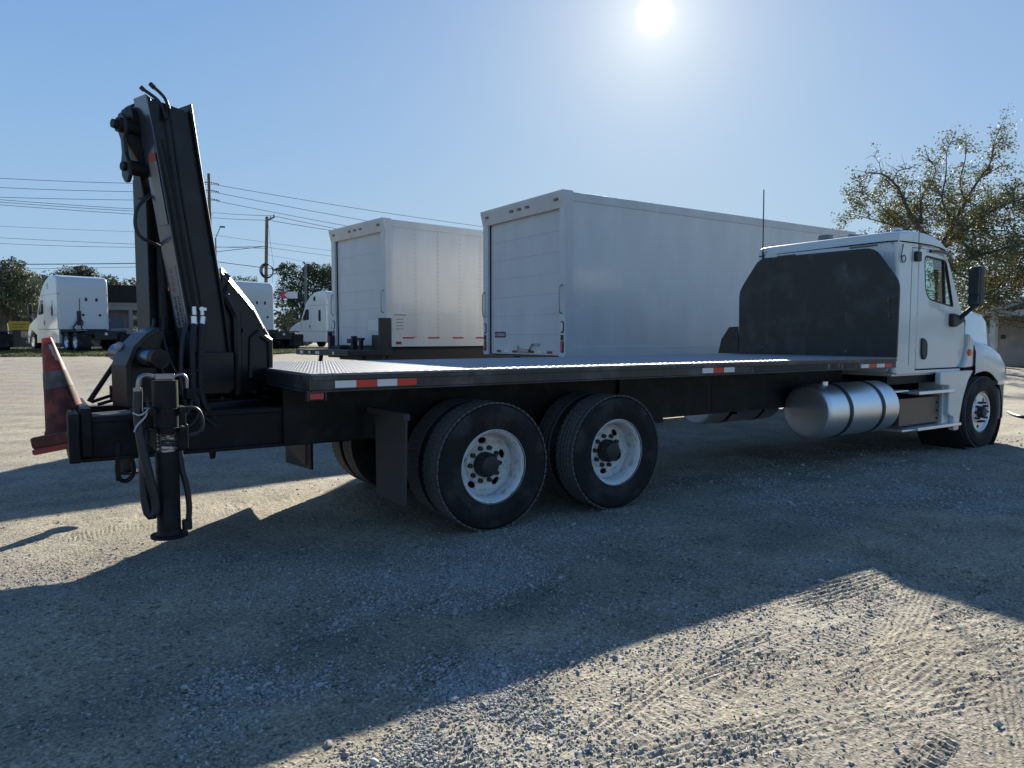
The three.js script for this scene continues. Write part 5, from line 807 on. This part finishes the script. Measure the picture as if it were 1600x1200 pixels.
clumpTree('roadside_tree', 'pale grey green bushy tree at the left edge above the shed', 5, 48, 400, [[0, 4.0, 0, 2.1, 5600], [1.1, 4.2, .3, 1.4, 2600], [-1.8, 4.1, 0, 1.8, 3400], [.6, 5.2, 0, 1.1, 1700], [1.5, 3.0, .5, 1.3, 2200], [-3.5, 3.6, 0, 1.8, 2600]], .16, greyLeaf);
clumpTree('roadside_tree', 'wide dark tree whose crown shows above the left tractor roof', 125, 76, 408, [[0, 6.6, 0, 2.2, 4600], [-2.8, 6.0, 0, 1.7, 2900], [2.4, 6.3, 0, 1.6, 2600], [-4.6, 5.2, .5, 1.3, 1800], [3.8, 5.9, 0, 1.2, 1600], [.6, 7.6, 0, 1.0, 1200], [-3.5, 4, 0, 2, 2500], [3, 4, 0, 2, 2500]], .2, darkLeaf);
clumpTree('roadside_tree', 'sparse tree top with loose leaf tufts left of the crane', 197, 74, 420, [[0, 5.7, 0, 1.3, 700], [.9, 6.3, 0, .7, 300], [-1.2, 6.0, 0, 1.0, 500], [2.2, 5.6, 0, .8, 380]], .2, oakLeaf);
clumpTree('roadside_tree', 'small round tree top between the crane and the leaning pole', 383, 78, 422, [[0, 6.2, 0, 1.6, 1300], [1.5, 5.6, 0, 1.2, 800], [-1.6, 5.8, 0, 1.2, 800]], .2, oakLeaf);
clumpTree('live_oak', 'dark broad live oak between the leaning pole and the left box truck', 478, 66, 405, [[-.6, 5.6, 0, 1.9, 3800], [1.3, 6.3, .2, 1.6, 3000], [-1.6, 6.7, 0, 1.0, 1300], [2.6, 5.4, 0, 1.7, 3000], [.2, 3.6, .8, 2.0, 4200], [2.6, 6.7, 0, 1.0, 1300], [-1.7, 4.2, .3, 1.2, 1800], [.5, 7.0, 0, .9, 900], [2, 2.6, .9, 1.7, 2600], [-.8, 2.2, .9, 1.5, 2200]], .17, darkLeaf);
clumpTree('shrub', 'pale yellowish shrub right of the rear view tractor', 446, 60, 480, [[0, 2.2, 0, 1.1, 800], [.3, 1.2, 0, 1.0, 700], [-.4, 3.0, 0, .7, 300]], .16, leafMat(.2, .18, .09, .3));
clumpTree('hedge_tree', 'dark bushy tree low behind the cab and hood', 1520, 40, 480, [[0, 2.0, 0, 1.8, 1800], [2.2, 2.4, 0, 1.9, 1800], [-2.4, 1.9, 0, 1.7, 1400], [4.6, 2.6, 0, 2.0, 1500]], .15, oakLeaf);
{ // far line of trees closing the horizon
  const leaves = []; for (let k = 0; k < 900; k++) { const a = YAW + rr(-1.5, 1.5), d = rr(110, 140), x = CAM.x + Math.sin(a) * d, z = CAM.z - Math.cos(a) * d, R = rr(1.2, 2.6), y0 = rise(x, z) + rr(.5, 5), tint = rr(.6, 1.2); for (let m = 0; m < 26; m++) leaves.push([x + rr(-R, R), y0 + rr(-R, R) * .6, z + rr(-R, R), tint * rr(.8, 1.2), 1, .8]); }
  const m = leafCloud(leaves, .9, darkLeaf); m.name = 'far_woods'; scene.add(m); tag(m, 'low line of distant trees along the horizon', 'woods', null, 'stuff');
}
{ // grass verge under the tractors
  const N = 15000, g = new THREE.BufferGeometry(), v = []; for (let k = 0; k < 5; k++) { const a = k * 1.26, x = Math.cos(a) * .05, z = Math.sin(a) * .05; v.push(x - .02 * Math.sin(a), 0, z + .02 * Math.cos(a), x + .02 * Math.sin(a), 0, z - .02 * Math.cos(a), x * 2.4, .12, z * 2.4); }
  g.setAttribute('position', new THREE.BufferAttribute(new Float32Array(v), 3)); g.computeVertexNormals();
  const im = new THREE.InstancedMesh(g, P({ color: lin(1, 1, 1), roughness: .9, side: THREE.DoubleSide, transmission: .25, thickness: 0 }), N), mt = new THREE.Matrix4(), q = new THREE.Quaternion(), e = new THREE.Euler(), c = new THREE.Color();
  let n = 0; for (let k = 0; n < N && k < 200000; k++) { const px = rr(-150, 600), D = rr(30.5, 46), p = at(px, 527, D), edge = 31.6 + 1.2 * (fbm(p.x * .5, p.z * .5, null, 3, 600) - .5) + (px > 380 ? 1.5 : 0); if (D < edge || fbm(p.x * .8, p.z * .8, null, 3, 610) < .36) continue; e.set(0, rr(0, 6.3), 0); const s = rr(.7, 1.5); mt.compose(V(p.x, rise(p.x, p.z), p.z), q.setFromEuler(e), V(s * 1.4, s * .8, s * 1.4)); im.setMatrixAt(n, mt); const y = rr(.7, 1.2), dry = rnd() < .35; im.setColorAt(n, dry ? c.setRGB(.22 * y, .19 * y, .08 * y) : c.setRGB(.085 * y, .115 * y, .035 * y)); n++; }
  im.count = n; im.name = 'grass'; im.castShadow = im.receiveShadow = true; scene.add(im); tag(im, 'uneven strip of short grass under the tractors', 'grass', null, 'stuff');
}
renderer.render(scene, camera);
